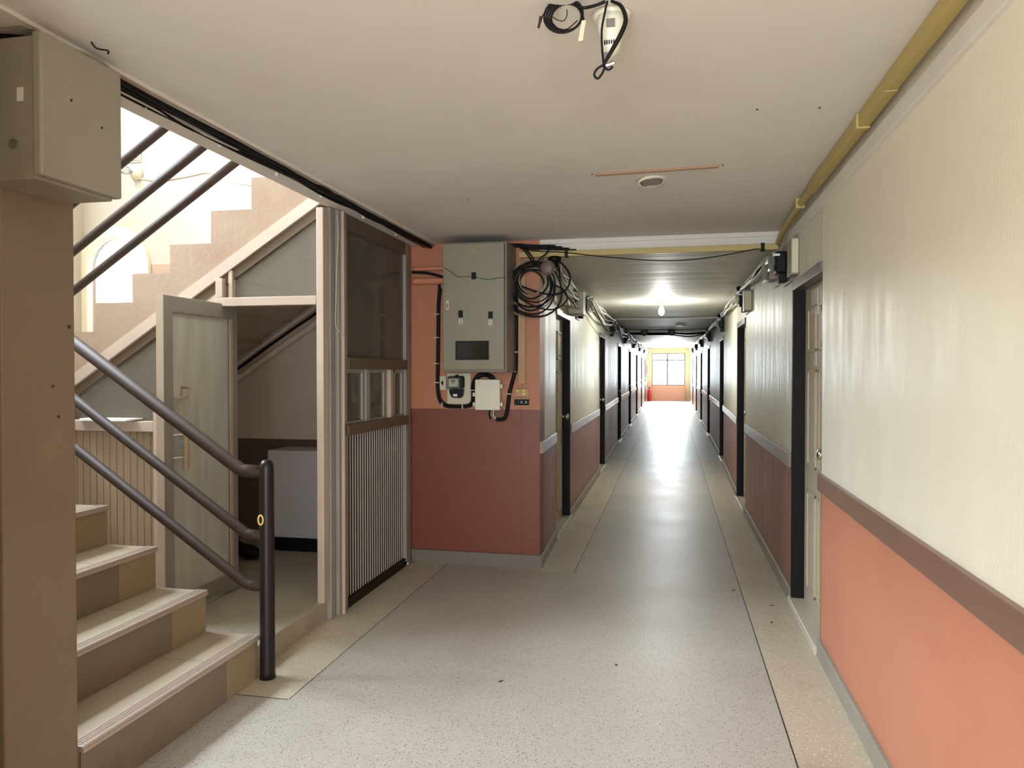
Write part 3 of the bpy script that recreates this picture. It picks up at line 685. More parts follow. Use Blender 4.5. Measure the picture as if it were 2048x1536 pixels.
# slats
bm = B(); box(bm, PX - .03, PX - .012, 4.13, 5.13, .06, 1.032); t.add('backing_panel', bm, M['dark_back'])
for k in range(26):
    y = 4.142 + k * .0382
    bm = B(); hexa(bm, [(PX - .002, y - .0065, .06), (PX + .003, y - .0065, .06), (PX + .003, y + .0065, .06), (PX - .002, y + .0065, .06), (PX - .002, y - .0065, 1.032), (PX + .003, y - .0065, 1.032), (PX + .003, y + .0065, 1.032), (PX - .002, y + .0065, 1.032)]); t.add('slat', bm, M['slat'], bevel=.001)
bm = B(); lathe(bm, (PX + .03, 5.10, .03), (1, 0, 0), [(0, .012), (.02, .014), (.03, .008)]); t.add('floor_bolt', bm, M['chrome'], smooth=True)
# white wire hanging in the channel
bm = B(); tube(bm, [(-1.86, 3.985, 2.30), (-1.855, 3.99, 2.2), (-1.858, 3.975, 2.0), (-1.862, 3.97, 1.8), (-1.865, 3.97, 1.68), (-1.855, 4.0, 1.64), (-1.845, 4.04, 1.60)], .0022, seg=6)
one('loose_wire', bm, M['cable_white'], 'thin white wire hanging beside the partition corner post', 'wire')

# ------------------------------------------------------------------ things inside the storeroom
def pipe(name, pts, r, m, label, cat='pipe', group=None):
    bm = B(); tube(bm, pts, r, seg=12); return one(name, bm, m, label, cat, group, smooth=True)
sl = .659
def wl(x, off): return 1.443 + (x + 3.294) * sl + off
YW = YF - .03
for off, r, z2, nm in ((.03, .016, 2.165, 'upper'), (-.09, .026, 2.075, 'lower')):
    pipe('conduit', [(-3.45, YW, wl(-3.45, off)), (-2.9, YW, wl(-2.9, off)), (-2.62, YW, wl(-2.62, off)), (-2.45, YW, z2 - .055), (-2.3, YW, z2 - .012), (-2.1, YW, z2), (-1.95, YW, z2)], r, M['pipe_s'],
         '%s dusty conduit sloping under the stairs on the storeroom wall' % nm, 'pipe', 'storeroom conduits')
    pipe('conduit', [(-1.86, YW, z2), (-1.7, YW, z2), (-1.5, YW, z2)], r, M['pipe_t'], '%s orange-painted conduit entering the left side of the meter cabinet' % nm, 'pipe', 'painted conduits by the cabinet')
pipe('black_cable', [(-3.45, YW - .02, wl(-3.45, -.02)), (-2.9, YW - .02, wl(-2.9, -.02)), (-2.55, YW - .02, wl(-2.55, -.03)), (-2.3, YW - .02, 2.12), (-1.98, YW - .02, 2.135)], .010, M['cable'], 'black cable lying along the sloping storeroom conduit', 'cable')
pipe('black_cable', [(-1.86, YW - .02, 2.14), (-1.74, YW - .02, 2.13), (-1.63, YW - .02, 2.10), (-1.56, YW, 2.07)], .010, M['cable'], 'short black cable curving into the cabinet above the painted conduit', 'cable')
t = T('white_cabinet', 'white metal appliance standing against the storeroom wall beyond the doorway', 'appliance', (-2.6, 5.0, .11))
bm = B(); box(bm, -2.86, -2.30, 4.95, 5.26, .21, .84); t.add('body', bm, M['fridge'], bevel=.008)
bm = B(); box(bm, -2.84, -2.32, 4.97, 5.25, .11, .21); t.add('plinth', bm, M['black'])
bm = B(); box(bm, -2.85, -2.31, 4.94, 4.952, .23, .82); t.add('front_panel', bm, M['fridge'], bevel=.004)
bm = B()
tube(bm, [(-3.10, 4.75, .16), (-3.02, 4.72, .22), (-2.93, 4.70, .20), (-2.86, 4.72, .15)], lambda u: .045 + .02 * math.sin(u * 7), seg=12)
tube(bm, [(-3.05, 4.70, .15), (-2.9, 4.66, .17), (-2.75, 4.72, .14)], lambda u: .035 + .012 * math.cos(u * 9), seg=10)
one('black_bag', bm, M['black'], 'crumpled black bag on the storeroom floor by the white appliance', 'bag', smooth=True)
t = T('grey_trunking_box', 'dull grey long box behind the upper glass of the side partition', 'box', (-2.05, 4.6, 1.50))
bm = B(); box(bm, -2.02, -1.94, 4.20, 5.0, 1.51, 1.625); t.add('body', bm, M['cab_side'], bevel=.004)
bm = B(); box(bm, -2.022, -1.938, 4.20, 5.0, 1.625, 1.637); t.add('lid', bm, M['wood_grey'], bevel=.003)
bm = B(); box(bm, -2.05, -1.93, 4.86, 5.02, 1.505, 1.65); t.add('end_bracket', bm, M['wood_brown'], bevel=.003)
bm = B(); ngon_prism(bm, [(-1.93, 4.15, 1.04), (-2.05, 4.15, 1.04), (-2.4, 5.2, 1.04), (-1.93, 5.2, 1.04)], (0, 0, .035)); one('storeroom_shelf', bm, M['wood_brown'], 'brown shelf behind the row of small partition windows', 'shelf', bevel=.003)
bm = B(); lathe(bm, (-2.06, 4.72, 1.076), (0, 0, 1), [(0, .04), (.012, .045), (.03, .03), (.05, .022), (.07, .026), (.09, .016), (.11, .019), (.13, .012), (.145, .003)])
one('figurine', bm, M['white'], 'small white figurine on the shelf behind the middle sash', 'figurine', smooth=True)
bm = B(); lathe(bm, (-2.14, 4.86, 1.076), (0, 0, 1), [(0, .03), (.1, .035), (.15, .03), (.18, .02), (.2, .035), (.22, .03), (.24, .004)])
one('vase', bm, M['rail_brown'], 'brown vase behind the white figurine on the storeroom shelf', 'vase', smooth=True)
bm = B(); box(bm, -2.32, -2.12, 5.02, 5.2, 1.076, 1.29); one('cardboard_box', bm, M['cardboard'], 'orange-brown carton seen between the middle and right sashes', 'box', bevel=.003)
bm = B(); lathe(bm, (-2.15, 4.95, 1.076), (0, 0, 1), [(0, .03), (.06, .034), (.08, .02), (.10, .014)]); one('jar', bm, M['black'], 'small dark jar in front of the orange-brown carton', 'jar', smooth=True)
pipe('beige_hose', [(-3.02, 4.05, 1.15), (-3.07, 4.05, 1.25), (-3.05, 4.05, 1.42), (-3.0, 4.05, 1.5)], .008, M['duct'], 'beige hose hanging behind the glass left of the open door', 'hose')

# ------------------------------------------------------------------ pillar electrical box
t = T('pillar_box', 'large greige metal electrical box mounted high on the tan pillar', 'electrical box', (-1.75, 1.86, 1.925))
bm = B(); box(bm, -1.849, -1.675, 1.72, 2.005, 1.925, 2.31); t.add('body', bm, M['boxpaint'], bevel=.004)
bm = B(); box(bm, -1.678, -1.648, 1.712, 2.013, 1.932, 2.318); dr = t.add('door', bm, M['boxpaint'], bevel=.006)
for y, z in ((1.815, 2.165), (1.93, 2.125)):
    bm = B(); cyl(bm, (-1.650, y, z), (-1.6465, y, z), .0035, seg=10); t.add('screw_hole', bm, M['black'], parent=dr)
bm = B(); box(bm, -1.732, -1.712, 1.7185, 1.721, 2.135, 2.172); t.add('label_patch', bm, M['paper'], label='small white label on the near side')
bm = B(); cyl(bm, (-1.74, 1.721, 2.02), (-1.74, 1.712, 2.02), .013, seg=14); t.add('knockout', bm, M['chrome'], smooth=False)
bm = B()
for k in range(3): 
    R_ = .055 + k * .006; tube(bm, [(-1.872 - .002 * k + R_ * .35 * math.cos(a) - .035, 1.765 - k * .006, 1.70 + R_ * math.sin(a)) for a in [2 * math.pi * j / 16 for j in range(16)]], .005, seg=8, smooth=False, closed=True)
one('white_cable_coil', bm, M['cable_white'], 'white cable coil hanging on the near side of the pillar, at the left picture edge', 'cable coil', smooth=True)
pipe('black_cable', [(-2.3, 1.74, 2.31), (-2.0, 1.735, 2.325), (-1.86, 1.74, 2.325), (-1.72, 1.80, 2.33)], .014, M['cable'], 'black cable running over the top of the pillar box', 'cable')
pipe('white_wire', [(-1.80, 1.72, 2.34), (-1.70, 1.73, 2.335), (-1.68, 1.82, 2.325), (-1.655, 1.93, 2.325), (-1.665, 2.02, 2.31)], .0035, M['cable_grey'], 'grey wire looping over the pillar box lid', 'wire')

# ------------------------------------------------------------------ ceiling cables over the slab edge
def run(name, x, z, r, m, label, amp=.008, zamp=.012, y0=1.85, y1=5.25, seed=0, n=16, endx=None, group='cables clipped along the stairwell edge of the ceiling'):
    rd = random.Random(seed); pts = []
    for k in range(n + 1):
        u = k / n; y = y0 + (y1 - y0) * u; e = 1 if 0 < k < n else 0
        xx = x + (endx - x) * u if endx is not None else x
        pts.append((xx + amp * rd.uniform(-1, 1), y, z - abs(zamp * rd.uniform(0, 1))))
    bm = B(); tube(bm, pts, r, seg=8, n=4); return one(name, bm, M[m], label, 'cable', group, smooth=True)
run('black_cable', -1.712, 2.328, .0095, 'cable', 'thickest black cable of the bundle along the ceiling edge', .004, .008, seed=1)
run('black_cable', -1.736, 2.328, .008, 'cable', 'second thick black cable just stairward of the thickest one', .005, .008, seed=2)
run('black_cable', -1.762, 2.328, .005, 'cable', 'thin black cable in the middle of the ceiling edge bundle', .009, .012, seed=3)
run('grey_cable', -1.70, 2.335, .005, 'cable_grey', 'grey cable lying against the ceiling step beside the black bundle', .004, .004, seed=4)
run('grey_cable', -1.765, 2.328, .004, 'cable_white', 'pale cable running between the black ceiling cables', .008, .01, seed=5)
run('black_cable', -1.795, 2.330, .0055, 'cable', 'thin black cable nearest the stairwell opening', .004, .004, seed=6, endx=-1.74)
run('black_cable', -1.700, 2.33, .005, 'cable', 'thin black cable sagging from the far half of the bundle', .012, .03, y0=3.1, seed=8, endx=-1.72)
for i, y in enumerate((2.3, 2.75, 3.2, 3.65, 4.2, 4.75)):
    bm = B(); box(bm, -1.803, -1.787, y, y + .008, 2.318, 2.339); one('cable_clip', bm, M['cable_white'], 'small white clip on the ceiling edge cables, %s from the pillar box' % ['nearest', 'second', 'third', 'fourth', 'fifth', 'farthest'][i], 'clip', 'white cable clips at the ceiling edge')
bm = B(); tube(bm, [(-1.63, 1.87, 2.35), (-1.62, 1.88, 2.335), (-1.60, 1.90, 2.335), (-1.60, 1.90, 2.325)], .0025, seg=6); one('ceiling_hook', bm, M['cable'], 'tiny bent hook in the ceiling beside the pillar box', 'hook')
pipe('wire_tail', [(-1.70, 4.35, 2.34), (-1.66, 4.36, 2.32), (-1.63, 4.38, 2.325), (-1.62, 4.40, 2.31)], .003, M['duct'], 'curled tan wire tail beside the ceiling cable bundle', 'wire')

# ------------------------------------------------------------------ meter cabinet
CY = 4.98
t = T('meter_cabinet', 'large olive grey metal distribution cabinet on the orange wall', 'electrical cabinet', (-1.32, 5.15, 1.41))
bm = B(); box(bm, -1.545, -1.09, CY + .025, YF - .002, 1.405, 2.30); t.add('body', bm, M['cab_side'], bevel=.004)
bm = B(); box(bm, -1.54, -1.108, CY, CY + .03, 1.422, 2.288); dr = t.add('door', bm, M['cab'], bevel=.004)
bm = B(); box(bm, -1.104, -1.092, CY + .008, CY + .03, 1.41, 2.29); t.add('door_frame', bm, M['cab_side'], bevel=.002)
def cf(x): return x * CY / 5.08
def cz(z): return 1.4 + (z - 1.4) * CY / 5.08
bm = B(); box(bm, cf(-1.472), cf(-1.244), CY - .004, CY + .001, cz(1.498), cz(1.618)); wn = t.add('inspection_window', bm, M['window_dark'], parent=dr, label='dark rectangular inspection window')
bm = B(); a, b, c_, d_ = cf(-1.478), cf(-1.238), cz(1.492), cz(1.624)
box(bm, a, b, CY - .007, CY, c_, c_ + .008); box(bm, a, b, CY - .007, CY, d_ - .008, d_); box(bm, a, a + .008, CY - .007, CY, c_, d_); box(bm, b - .008, b, CY - .007, CY, c_, d_)
t.add('window_trim', bm, M['black'], parent=dr)
for x, z in ((-1.345, 2.08), (-1.441, 1.815), (-1.225, 1.805)):
    bm = B(); box(bm, cf(x) - .015, cf(x) + .015, CY - .012, CY + .001, cz(z) - .025, cz(z) + .022); lk = t.add('lock', bm, M['black'], parent=dr, label='black square lock', bevel=.002)
for s_, x, z in (('2', -1.441, 1.762), ('1', -1.228, 1.752)):
    bm = B(); box(bm, cf(x) - .013, cf(x) + .013, CY - .0015, CY + .001, cz(z) - .018, cz(z) + .018); t.add('number_tag', bm, M['beige'], parent=dr, label='number tag reading ' + s_)
    t.add('number', text_bm(s_, .036, Matrix.Translation((cf(x), CY - .0022, cz(z))) @ Matrix.Rotation(math.pi / 2, 4, 'X')), M['black'], parent=dr)
bm = B(); box(bm, cf(-1.538) - .009, cf(-1.538) + .009, CY - .003, CY + .001, cz(1.845), cz(1.908)); t.add('latch_plate', bm, M['beige'], parent=dr)
bm = B(); box(bm, cf(-1.538) - .004, cf(-1.538) + .004, CY - .006, CY, cz(1.855), cz(1.89)); t.add('latch_slot', bm, M['rail_brown'], parent=dr)
bm = B(); cyl(bm, (cf(-1.345), CY + .001, cz(2.255)), (cf(-1.345), CY - .004, cz(2.255)), .010, seg=16); t.add('keyhole', bm, M['duct'], parent=dr)
pipe('thin_wire', [(cf(-1.56), CY - .006, cz(2.14)), (cf(-1.51), CY - .008, cz(2.11)), (cf(-1.46), CY - .006, cz(2.075)), (cf(-1.40), CY - .006, cz(2.075)), (cf(-1.33), CY - .006, cz(2.068)), (cf(-1.25), CY - .006, cz(2.05)), (cf(-1.16), CY - .006, cz(2.06)), (cf(-1.12), CY - .002, cz(2.06))], .0016, M['cable'], 'hair-thin dark wire draped across the meter cabinet door', 'wire')
pipe('hook_wire', [(-1.62, YF - .01, 2.33), (-1.585, YF - .05, 2.25), (-1.60, YF - .03, 2.16), (-1.64, YF - .02, 2.09)], .003, M['duct'], 'thin tan wire hanging left of the meter cabinet', 'wire')

# meter on plate
YP = YF - .012
def meter_front(cx_, z0, label, name='electric_meter'):
    t = T(name, label, 'electricity meter', (cx_, YF, z0))
    bm = B(); box(bm, -1.605, -1.425, YP, YF, 1.172, 1.40); t.add('mounting_board', bm, M['beige'], bevel=.003)
    bm = B(); box(bm, -1.585, -1.468, YP - .05, YP, 1.29, 1.378); t.add('body', bm, M['black'], bevel=.012)
    bm = B(); box(bm, -1.588, -1.48, YP - .085, YP - .05, 1.283, 1.374); t.add('cover', bm, M['glass_clear'], bevel=.014, label='clear cover')
    bm = B(); box(bm, -1.574, -1.502, YP - .066, YP - .052, 1.30, 1.358); fp = t.add('face_plate', bm, M['white'], bevel=.003)
    bm = B(); box(bm, -1.556, -1.522, YP - .068, YP - .0655, 1.338, 1.347); box(bm, -1.552, -1.526, YP - .068, YP - .0655, 1.325, 1.328); t.add('register', bm, M['black'], parent=fp)
    bm = B(); ngon_prism(bm, [(-1.574, YP - .06, 1.285), (-1.47, YP - .06, 1.285), (-1.478, YP - .06, 1.235), (-1.492, YP - .06, 1.218), (-1.552, YP - .06, 1.222), (-1.568, YP - .06, 1.25)], (0, .06, 0)); t.add('terminal_cover', bm, M['black'], bevel=.004)
    bm = B(); box(bm, -1.540, -1.510, YP - .062, YP - .0598, 1.230, 1.248); t.add('label_plate', bm, M['paper'])
    bm = B(); lathe(bm, (-1.522, YP - .03, 1.378), (0, 0, 1), [(0, .012), (.006, .011), (.010, .004)]); t.add('top_lug', bm, M['black'])
meter_front(-1.52, 1.172, 'electricity meter with clear cover on ivory board below the meter cabinet')
t = T('light_switch', 'small ivory switch with dark lever left of the meter board', 'switch', (-1.635, YF, 1.27))
bm = B(); box(bm, -1.664, -1.612, YF - .014, YF, 1.275, 1.378); t.add('switch_plate', bm, M['beige'], bevel=.004)
bm = B(); box(bm, -1.646, -1.632, YF - .028, YF - .013, 1.318, 1.340); box(bm, -1.641, -1.636, YF - .026, YF - .013, 1.308, 1.320); t.add('switch_lever', bm, M['black'], bevel=.003)
t = T('junction_box', 'off-white plastic junction box right of the meter board', 'junction box', (-1.28, YF, 1.14))
bm = B(); box(bm, -1.372, -1.192, YF - .075, YF, 1.136, 1.352); t.add('body', bm, M['white'], bevel=.006)
bm = B(); box(bm, -1.374, -1.190, YF - .088, YF - .073, 1.134, 1.354); t.add('lid', bm, M['white'], bevel=.006)
for x in (-1.386, -1.182):
    for z in (1.175, 1.305) if x > -1.3 else (1.175, 1.245):
        bm = B(); box(bm, x - .008, x + .008, YF - .075, YF - .05, z - .014, z + .014); t.add('mounting_lug', bm, M['white'], bevel=.003)
t = T('toggle_plate', 'tan plate with three yellow toggles on the orange pilaster', 'switch plate', (-1.045, YF, 1.22))
bm = B(); box(bm, -1.098, -.990, YF - .020, YF - .006, 1.228, 1.286); t.add('plate', bm, M['duct'], bevel=.003)
for x, z, hh in ((-1.073, 1.274, .007), (-1.028, 1.274, .008), (-1.028, 1.252, .009)):
    bm = B(); box(bm, x - .013, x + .013, YF - .03, YF - .019, z - hh, z + hh); t.add('toggle', bm, M['yellow_mark'], bevel=.003, label='yellow toggle')
t = T('power_socket', 'black socket plate just below the yellow toggles', 'socket', (-1.045, YF, 1.16))
bm = B(); box(bm, -1.10, -.989, YF - .018, YF - .006, 1.158, 1.222); t.add('surround', bm, M['duct'], bevel=.003)
bm = B(); box(bm, -1.098, -.991, YF - .024, YF - .016, 1.168, 1.212); t.add('socket_face', bm, M['black'], bevel=.003)
for x in (-1.045, -1.012):
    bm = B(); box(bm, x - .006, x + .006, YF - .026, YF - .0235, 1.182, 1.2); t.add('socket_insert', bm, M['cable_grey'])
bm = B(); box(bm, -1.070, -1.015, YF - .028, YF - .006, 1.32, 2.20); one('wall_trunking', bm, M['duct'], 'vertical tan trunking strip beside the meter cabinet', 'trunking', bevel=.004)

# black conduit pair looping from cabinet to junction box
def wallrun(name, pts, r, m, label, y=YF - .016, **k):
    return pipe(name, [(x, y, z) for x, z in pts], r, M[m], label, 'cable', **k)
wallrun('black_cable', [(-1.66, 2.06), (-1.672, 1.9), (-1.675, 1.7), (-1.678, 1.5), (-1.680, 1.35), (-1.676, 1.25), (-1.655, 1.185), (-1.61, 1.155), (-1.53, 1.15), (-1.46, 1.152), (-1.415, 1.165), (-1.395, 1.20), (-1.393, 1.25), (-1.402, 1.29), (-1.385, 1.345), (-1.35, 1.375), (-1.31, 1.38), (-1.27, 1.36), (-1.265, 1.345)], .0095, 'cable', 'outer black cable looping under the meter board to the junction box')
wallrun('black_cable', [(-1.648, 2.02), (-1.660, 1.9), (-1.663, 1.7), (-1.665, 1.5), (-1.667, 1.35), (-1.663, 1.26), (-1.645, 1.20), (-1.605, 1.168), (-1.53, 1.160), (-1.46, 1.165), (-1.43, 1.175), (-1.412, 1.20), (-1.408, 1.25), (-1.415, 1.29), (-1.398, 1.355), (-1.36, 1.392), (-1.31, 1.398), (-1.255, 1.375), (-1.25, 1.345)], .008, 'cable', 'inner black cable looping under the meter board to the junction box', y=YF - .024)
wallrun('black_cable', [(-1.085, 2.05), (-1.083, 1.85), (-1.085, 1.6), (-1.088, 1.44), (-1.10, 1.38), (-1.13, 1.27), (-1.14, 1.2), (-1.15, 1.13), (-1.165, 1.08), (-1.19, 1.065), (-1.23, 1.065)], .014, 'cable', 'thick black cable running down the right side of the cabinet to below the junction box', y=YF - .03)
for k, (x, dx) in enumerate(((-1.28, .01), (-1.265, .03), (-1.25, .045))):
    wallrun('cable_tail', [(x, 1.135), (x - .005, 1.10), (x + dx * .3, 1.075), (x + dx, 1.068)], .005, ('cable', 'cable_grey', 'cable_white')[k], ('black', 'grey', 'white')[k] + ' cable tail below the junction box', y=YF - .02)
for k, (x, z) in enumerate(((-1.674, 1.83), (-1.677, 1.66), (-1.68, 1.47), (-1.675, 1.33), (-1.635, 1.165), (-1.48, 1.155), (-1.40, 1.275), (-1.087, 1.55), (-1.10, 1.41), (-1.135, 1.25))):
    vert = k not in (4, 5)
    bm = B(); box(bm, x - (.018 if vert else .003), x + (.018 if vert else .003), YF - .048, YF - .001, z - (.003 if vert else .016), z + (.003 if vert else .02))
    one('cable_tie', bm, M['cable_white'], ['highest tie on the left cable run beside the cabinet', 'second tie down the left cable run beside the cabinet', 'tie on the left cable run level with the cabinet bottom', 'tie on the left cable run beside the ivory switch', 'left tie on the low cable loop under the meter board', 'right tie on the low cable loop under the meter board', 'tie on the rising cables between meter board and junction box', 'tie on the thick cable beside the cabinet side', 'tie on the thick cable just below the cabinet corner', 'lowest tie on the thick cable, right of the junction box'][k], 'cable tie', 'white cable ties on the orange wall')
for k in range(2):
    wallrun('grey_cable', [(-1.062 - k * .01 - .02, 2.0), (-1.09 - k * .004, 1.8), (-1.092 - k * .004, 1.6), (-1.09 - k * .004, 1.45)], .004, 'cable_grey', ('left', 'right')[k] + ' thin grey cable beside the cabinet side', y=YF - .03)

# big coil hanging from the beam corner
rd = random.Random(11)
cc = (-.945, 5.20, 1.985)
names = ['outermost', 'second', 'third', 'fourth', 'fifth', 'sixth', 'seventh', 'eighth', 'ninth', 'tenth', 'innermost']
for k in range(11):
    R_ = .205 - k * .0125; ox = rd.uniform(-.02, .02); oz = rd.uniform(-.012, .012) + (.205 - R_) * .5; oy = rd.uniform(-.03, .03); ph = rd.uniform(0, 6)
    el = 1 + rd.uniform(-.12, .10)
    pts = []
    for j in range(28):
        a = 2 * math.pi * j / 28; rr = R_ * (1 + .04 * math.sin(3 * a + ph))
        pts.append((cc[0] + ox + rr * el * math.cos(a), cc[1] + oy + .02 * math.sin(a + ph), cc[2] + oz + rr * math.sin(a)))
    bm = B(); tube(bm, pts, (.0062 if k % 3 else .005), seg=7, smooth=False, closed=True)
    m_ = 'cable_grey' if k in (0, 3, 7, 9) else 'cable'
    one('coiled_cable', bm, M[m_], '%s loop of the big cable coil hanging at the corridor corner' % names[k], 'cable coil', 'loops of the big hanging cable coil', smooth=True)
for k, (p, lab) in enumerate((([(-1.06, 5.22, 2.31), (-1.0, 5.2, 2.25), (-.96, 5.19, 2.19), (-.94, 5.19, 2.15)], 'left'), ([(-1.04, 5.23, 2.31), (-.99, 5.21, 2.26), (-.945, 5.19, 2.2), (-.93, 5.19, 2.15)], 'middle'), ([(-.84, 5.22, 2.30), (-.85, 5.2, 2.24), (-.90, 5.19, 2.2), (-.92, 5.19, 2.15)], 'right'))):
    pipe('suspension_wire', p, .0055, M['cable'], lab + ' black wire holding up the big cable coil', 'wire')
pipe('black_cable', [(-.80, 5.25, 2.20), (-.74, 5.24, 2.16), (-.69, 5.22, 2.08), (-.71, 5.22, 1.99), (-.80, 5.22, 1.95), (-.92, 5.2, 1.97), (-1.05, 5.2, 2.02)], .0065, M['cable'], 'black cable bulging into the corridor mouth over the coil', 'cable')
pipe('black_cable', [(-.80, 5.23, 2.02), (-.73, 5.22, 1.98), (-.71, 5.21, 1.91), (-.78, 5.2, 1.85), (-.88, 5.19, 1.85), (-1.0, 5.2, 1.90), (-1.07, 5.2, 1.95)], .005, M['cable'], 'black cable in a lower bulge over the coil', 'cable')
bm = B(); lathe(bm, (-.83, 5.14, 2.125), (0, -1, 0), [(0, .05), (.02, .052), (.035, .046), (.04, .02)]); one('round_junction_box', bm, M['brown_disc'], 'round brown junction box above the big cable coil', 'junction box', smooth=True)
bm = B(); lathe(bm, (-.80, 5.24, 2.14), (0, 0, 1), [(0, .03), (.04, .03), (.045, .045), (.07, .048), (.08, .035)]); one('black_junction', bm, M['black'], 'black cylindrical insulator behind the round brown junction box', 'insulator', smooth=True)
# horizontal trunking and sagging wire under the beam
t = T('beam_trunking', 'yellowed trunking running across the mouth of the corridor', 'trunking', (0, 5.27, 2.23))
bm = B(); hexa(bm, [(-1.06, 5.255, 2.222), (.70, 5.255, 2.222), (.70, 5.298, 2.222), (-1.06, 5.298, 2.222), (-1.06, 5.255, 2.262), (.70, 5.255, 2.262), (.70, 5.298, 2.262), (-1.06, 5.298, 2.262)])
t.add('channel', bm, M['yellow'], bevel=.003)
for x in (-.72, .60): 
    bm = B(); box(bm, x - .012, x + .012, 5.25, 5.30, 2.215, 2.268); t.add('tape_band', bm, M['black'], label='black tape band')
pipe('sagging_wire', [(-1.05, 5.24, 2.285), (-.9, 5.24, 2.26), (-.72, 5.24, 2.245), (-.4, 5.24, 2.20), (0, 5.24, 2.165), (.3, 5.24, 2.185), (.55, 5.24, 2.225), (.62, 5.25, 2.215)], .0035, M['cable'], 'thin black wire sagging across the corridor mouth', 'wire')
for k in range(4):
    pipe('black_cable', [(-1.6 + .02 * k, 5.24, 2.325), (-1.35, 5.25 - .01 * k, 2.325 - .003 * k), (-1.08, 5.25, 2.318 - .006 * k), (-.95, 5.25, 2.305 - .008 * k), (-.8 + .05 * k, 5.26, 2.30 - .012 * k)], .006, M['cable'], ['topmost', 'second', 'third', 'lowest'][k] + ' black cable crossing over the cabinet top to the beam', 'cable', 'cables over the cabinet top')
t = T('lobby_trunking', 'yellowed trunking along the ceiling of the right lobby wall', 'trunking', (.69, 2.5, 2.29))
bm = B()
box(bm, .665, .705, -3.1, 2.6, 2.300, CEIL); hexa(bm, [(.667, 2.6, 2.298), (.707, 2.6, 2.298), (.705, 4.0, 2.295), (.665, 4.0, 2.295), (.667, 2.6, CEIL), (.707, 2.6, CEIL), (.705, 4.0, 2.345), (.665, 4.0, 2.345)])
t.add('channel', bm, M['yellow'], bevel=.004)
bm = B(); tube(bm, [(.685, 3.98, 2.318), (.688, 4.5, 2.315), (.693, 5.0, 2.295), (.70, 5.27, 2.262)], .019, seg=10); t.add('flexible_end', bm, M['yellow'], smooth=True)
for y in (2.95, 4.3):
    bm = B(); box(bm, .66, .708, y, y + .03, 2.292, 2.348); t.add('joint_clip', bm, M['yellow'], bevel=.003)

# ------------------------------------------------------------------ corridor meters and cables
ordn = ['nearest', 'second', 'third', 'fourth', 'fifth', 'sixth', 'seventh', 'eighth']
def wall_meter(X, s, y, z, side, k, small_box=True):
    """s = +1: mounted on the right wall (sticks out to -X)"""
    x = X(y) - s * .001
    t = T('corridor_meter', '%s black electricity meter high on the %s corridor wall, counted from the lobby' % (ordn[k], side), 'electricity meter', (x, y, z - .12), group='black electricity meters along the corridor')
    def bx(a, b, y0, y1, z0, z1): 
        bm = B(); box(bm, *sorted((x - s * a, x - s * b)), y0, y1, z0, z1); return bm
    t.add('mounting_board', bx(0, .015, y - .16, y + .14, z - .13, z + .13), M['cab_side'], bevel=.002)
    t.add('body', bx(.015, .085, y - .06, y + .06, z - .06, z + .075), M['black'], bevel=.012)
    t.add('terminal_block', bx(.015, .065, y - .05, y + .05, z - .115, z - .06), M['black'], bevel=.006)
    t.add('cover', bx(.085, .12, y - .05, y + .05, z - .04, z + .06), M['glass_clear'], bevel=.01)
    if k < 4:
        t.add('name_plate', bx(.0855, .088, y - .03, y + .03, z - .005, z + .03), M['cab_side'])
        t.add('seal', bx(.06, .10, y - .062, y - .059, z + .045, z + .06), M['paper'], label='white seal tag')
    return t
for k, (y, z) in enumerate(((5.02, 2.09), (7.55, 2.10), (11.35, 2.12), (15.4, 2.14), (19.5, 2.17), (23.5, 2.2), (27.5, 2.23))): wall_meter(XR, 1, y, z, 'right', k)
for k, (y, z) in enumerate(((7.75, 2.08), (12.1, 2.10), (16.0, 2.14), (19.9, 2.17), (23.8, 2.2), (27.7, 2.23))): wall_meter(XL, -1, y, z, 'left', k)
def breaker(x0, x1, y0, y1, z0, z1, label, m='boxpaint'):
    t = T('breaker_box', label, 'breaker box', ((x0 + x1) / 2, (y0 + y1) / 2, z0))
    bm = B(); box(bm, x0, x1, y0, y1, z0, z1); t.add('body', bm, M[m], bevel=.004)
    bm = B(); box(bm, x0 + .004, x1 - .004, y0 - .004, y0 + .001, z0 + .01, z1 - .01); t.add('side_cover', bm, M['beige'], bevel=.002)
breaker(.685, .729, 4.62, 4.78, 1.975, 2.19, 'beige breaker box above the nearest right-hand door')
breaker(.66, .729, 7.2, 7.34, 1.97, 2.16, 'beige breaker box beside the second right-hand meter')
breaker(-.944, -.80, 7.0, 7.25, 1.95, 2.17, 'beige breaker box above the nearest left-hand door')
breaker(-.944, -.88, 6.55, 6.9, 2.0, 2.14, 'flat beige breaker box nearest the lobby on the left corridor wall', 'beige')
t = T('clear_cover_meter', 'white-rimmed meter with clear cover just beyond the nearest right-hand meter', 'electricity meter', (.7, 5.45, 2.0))
bm = B(); box(bm, .71, .729, 5.25, 5.62, 2.0, 2.17); t.add('mounting_board', bm, M['paper'], bevel=.01)
bm = B(); box(bm, .645, .71, 5.3, 5.5, 2.03, 2.15); t.add('body', bm, M['cable_grey'], bevel=.01)
bm = B(); box(bm, .62, .648, 5.29, 5.51, 2.02, 2.16); t.add('cover', bm, M['glass_clear'], bevel=.01)
t = T('clear_meter_left', 'grey electricity meter with clear cover beyond the left breaker boxes', 'electricity meter', (-.9, 7.45, 1.98))
bm = B(); box(bm, -.945, -.93, 7.28, 7.62, 1.97, 2.2); t.add('mounting_board', bm, M['cab_side'], bevel=.004)
bm = B(); box(bm, -.93, -.80, 7.33, 7.45, 1.99, 2.15); t.add('body', bm, M['black'], bevel=.01)
bm = B(); box(bm, -.80, -.74, 7.33, 7.45, 2.0, 2.14); t.add('cover', bm, M['glass_clear'], bevel=.012)

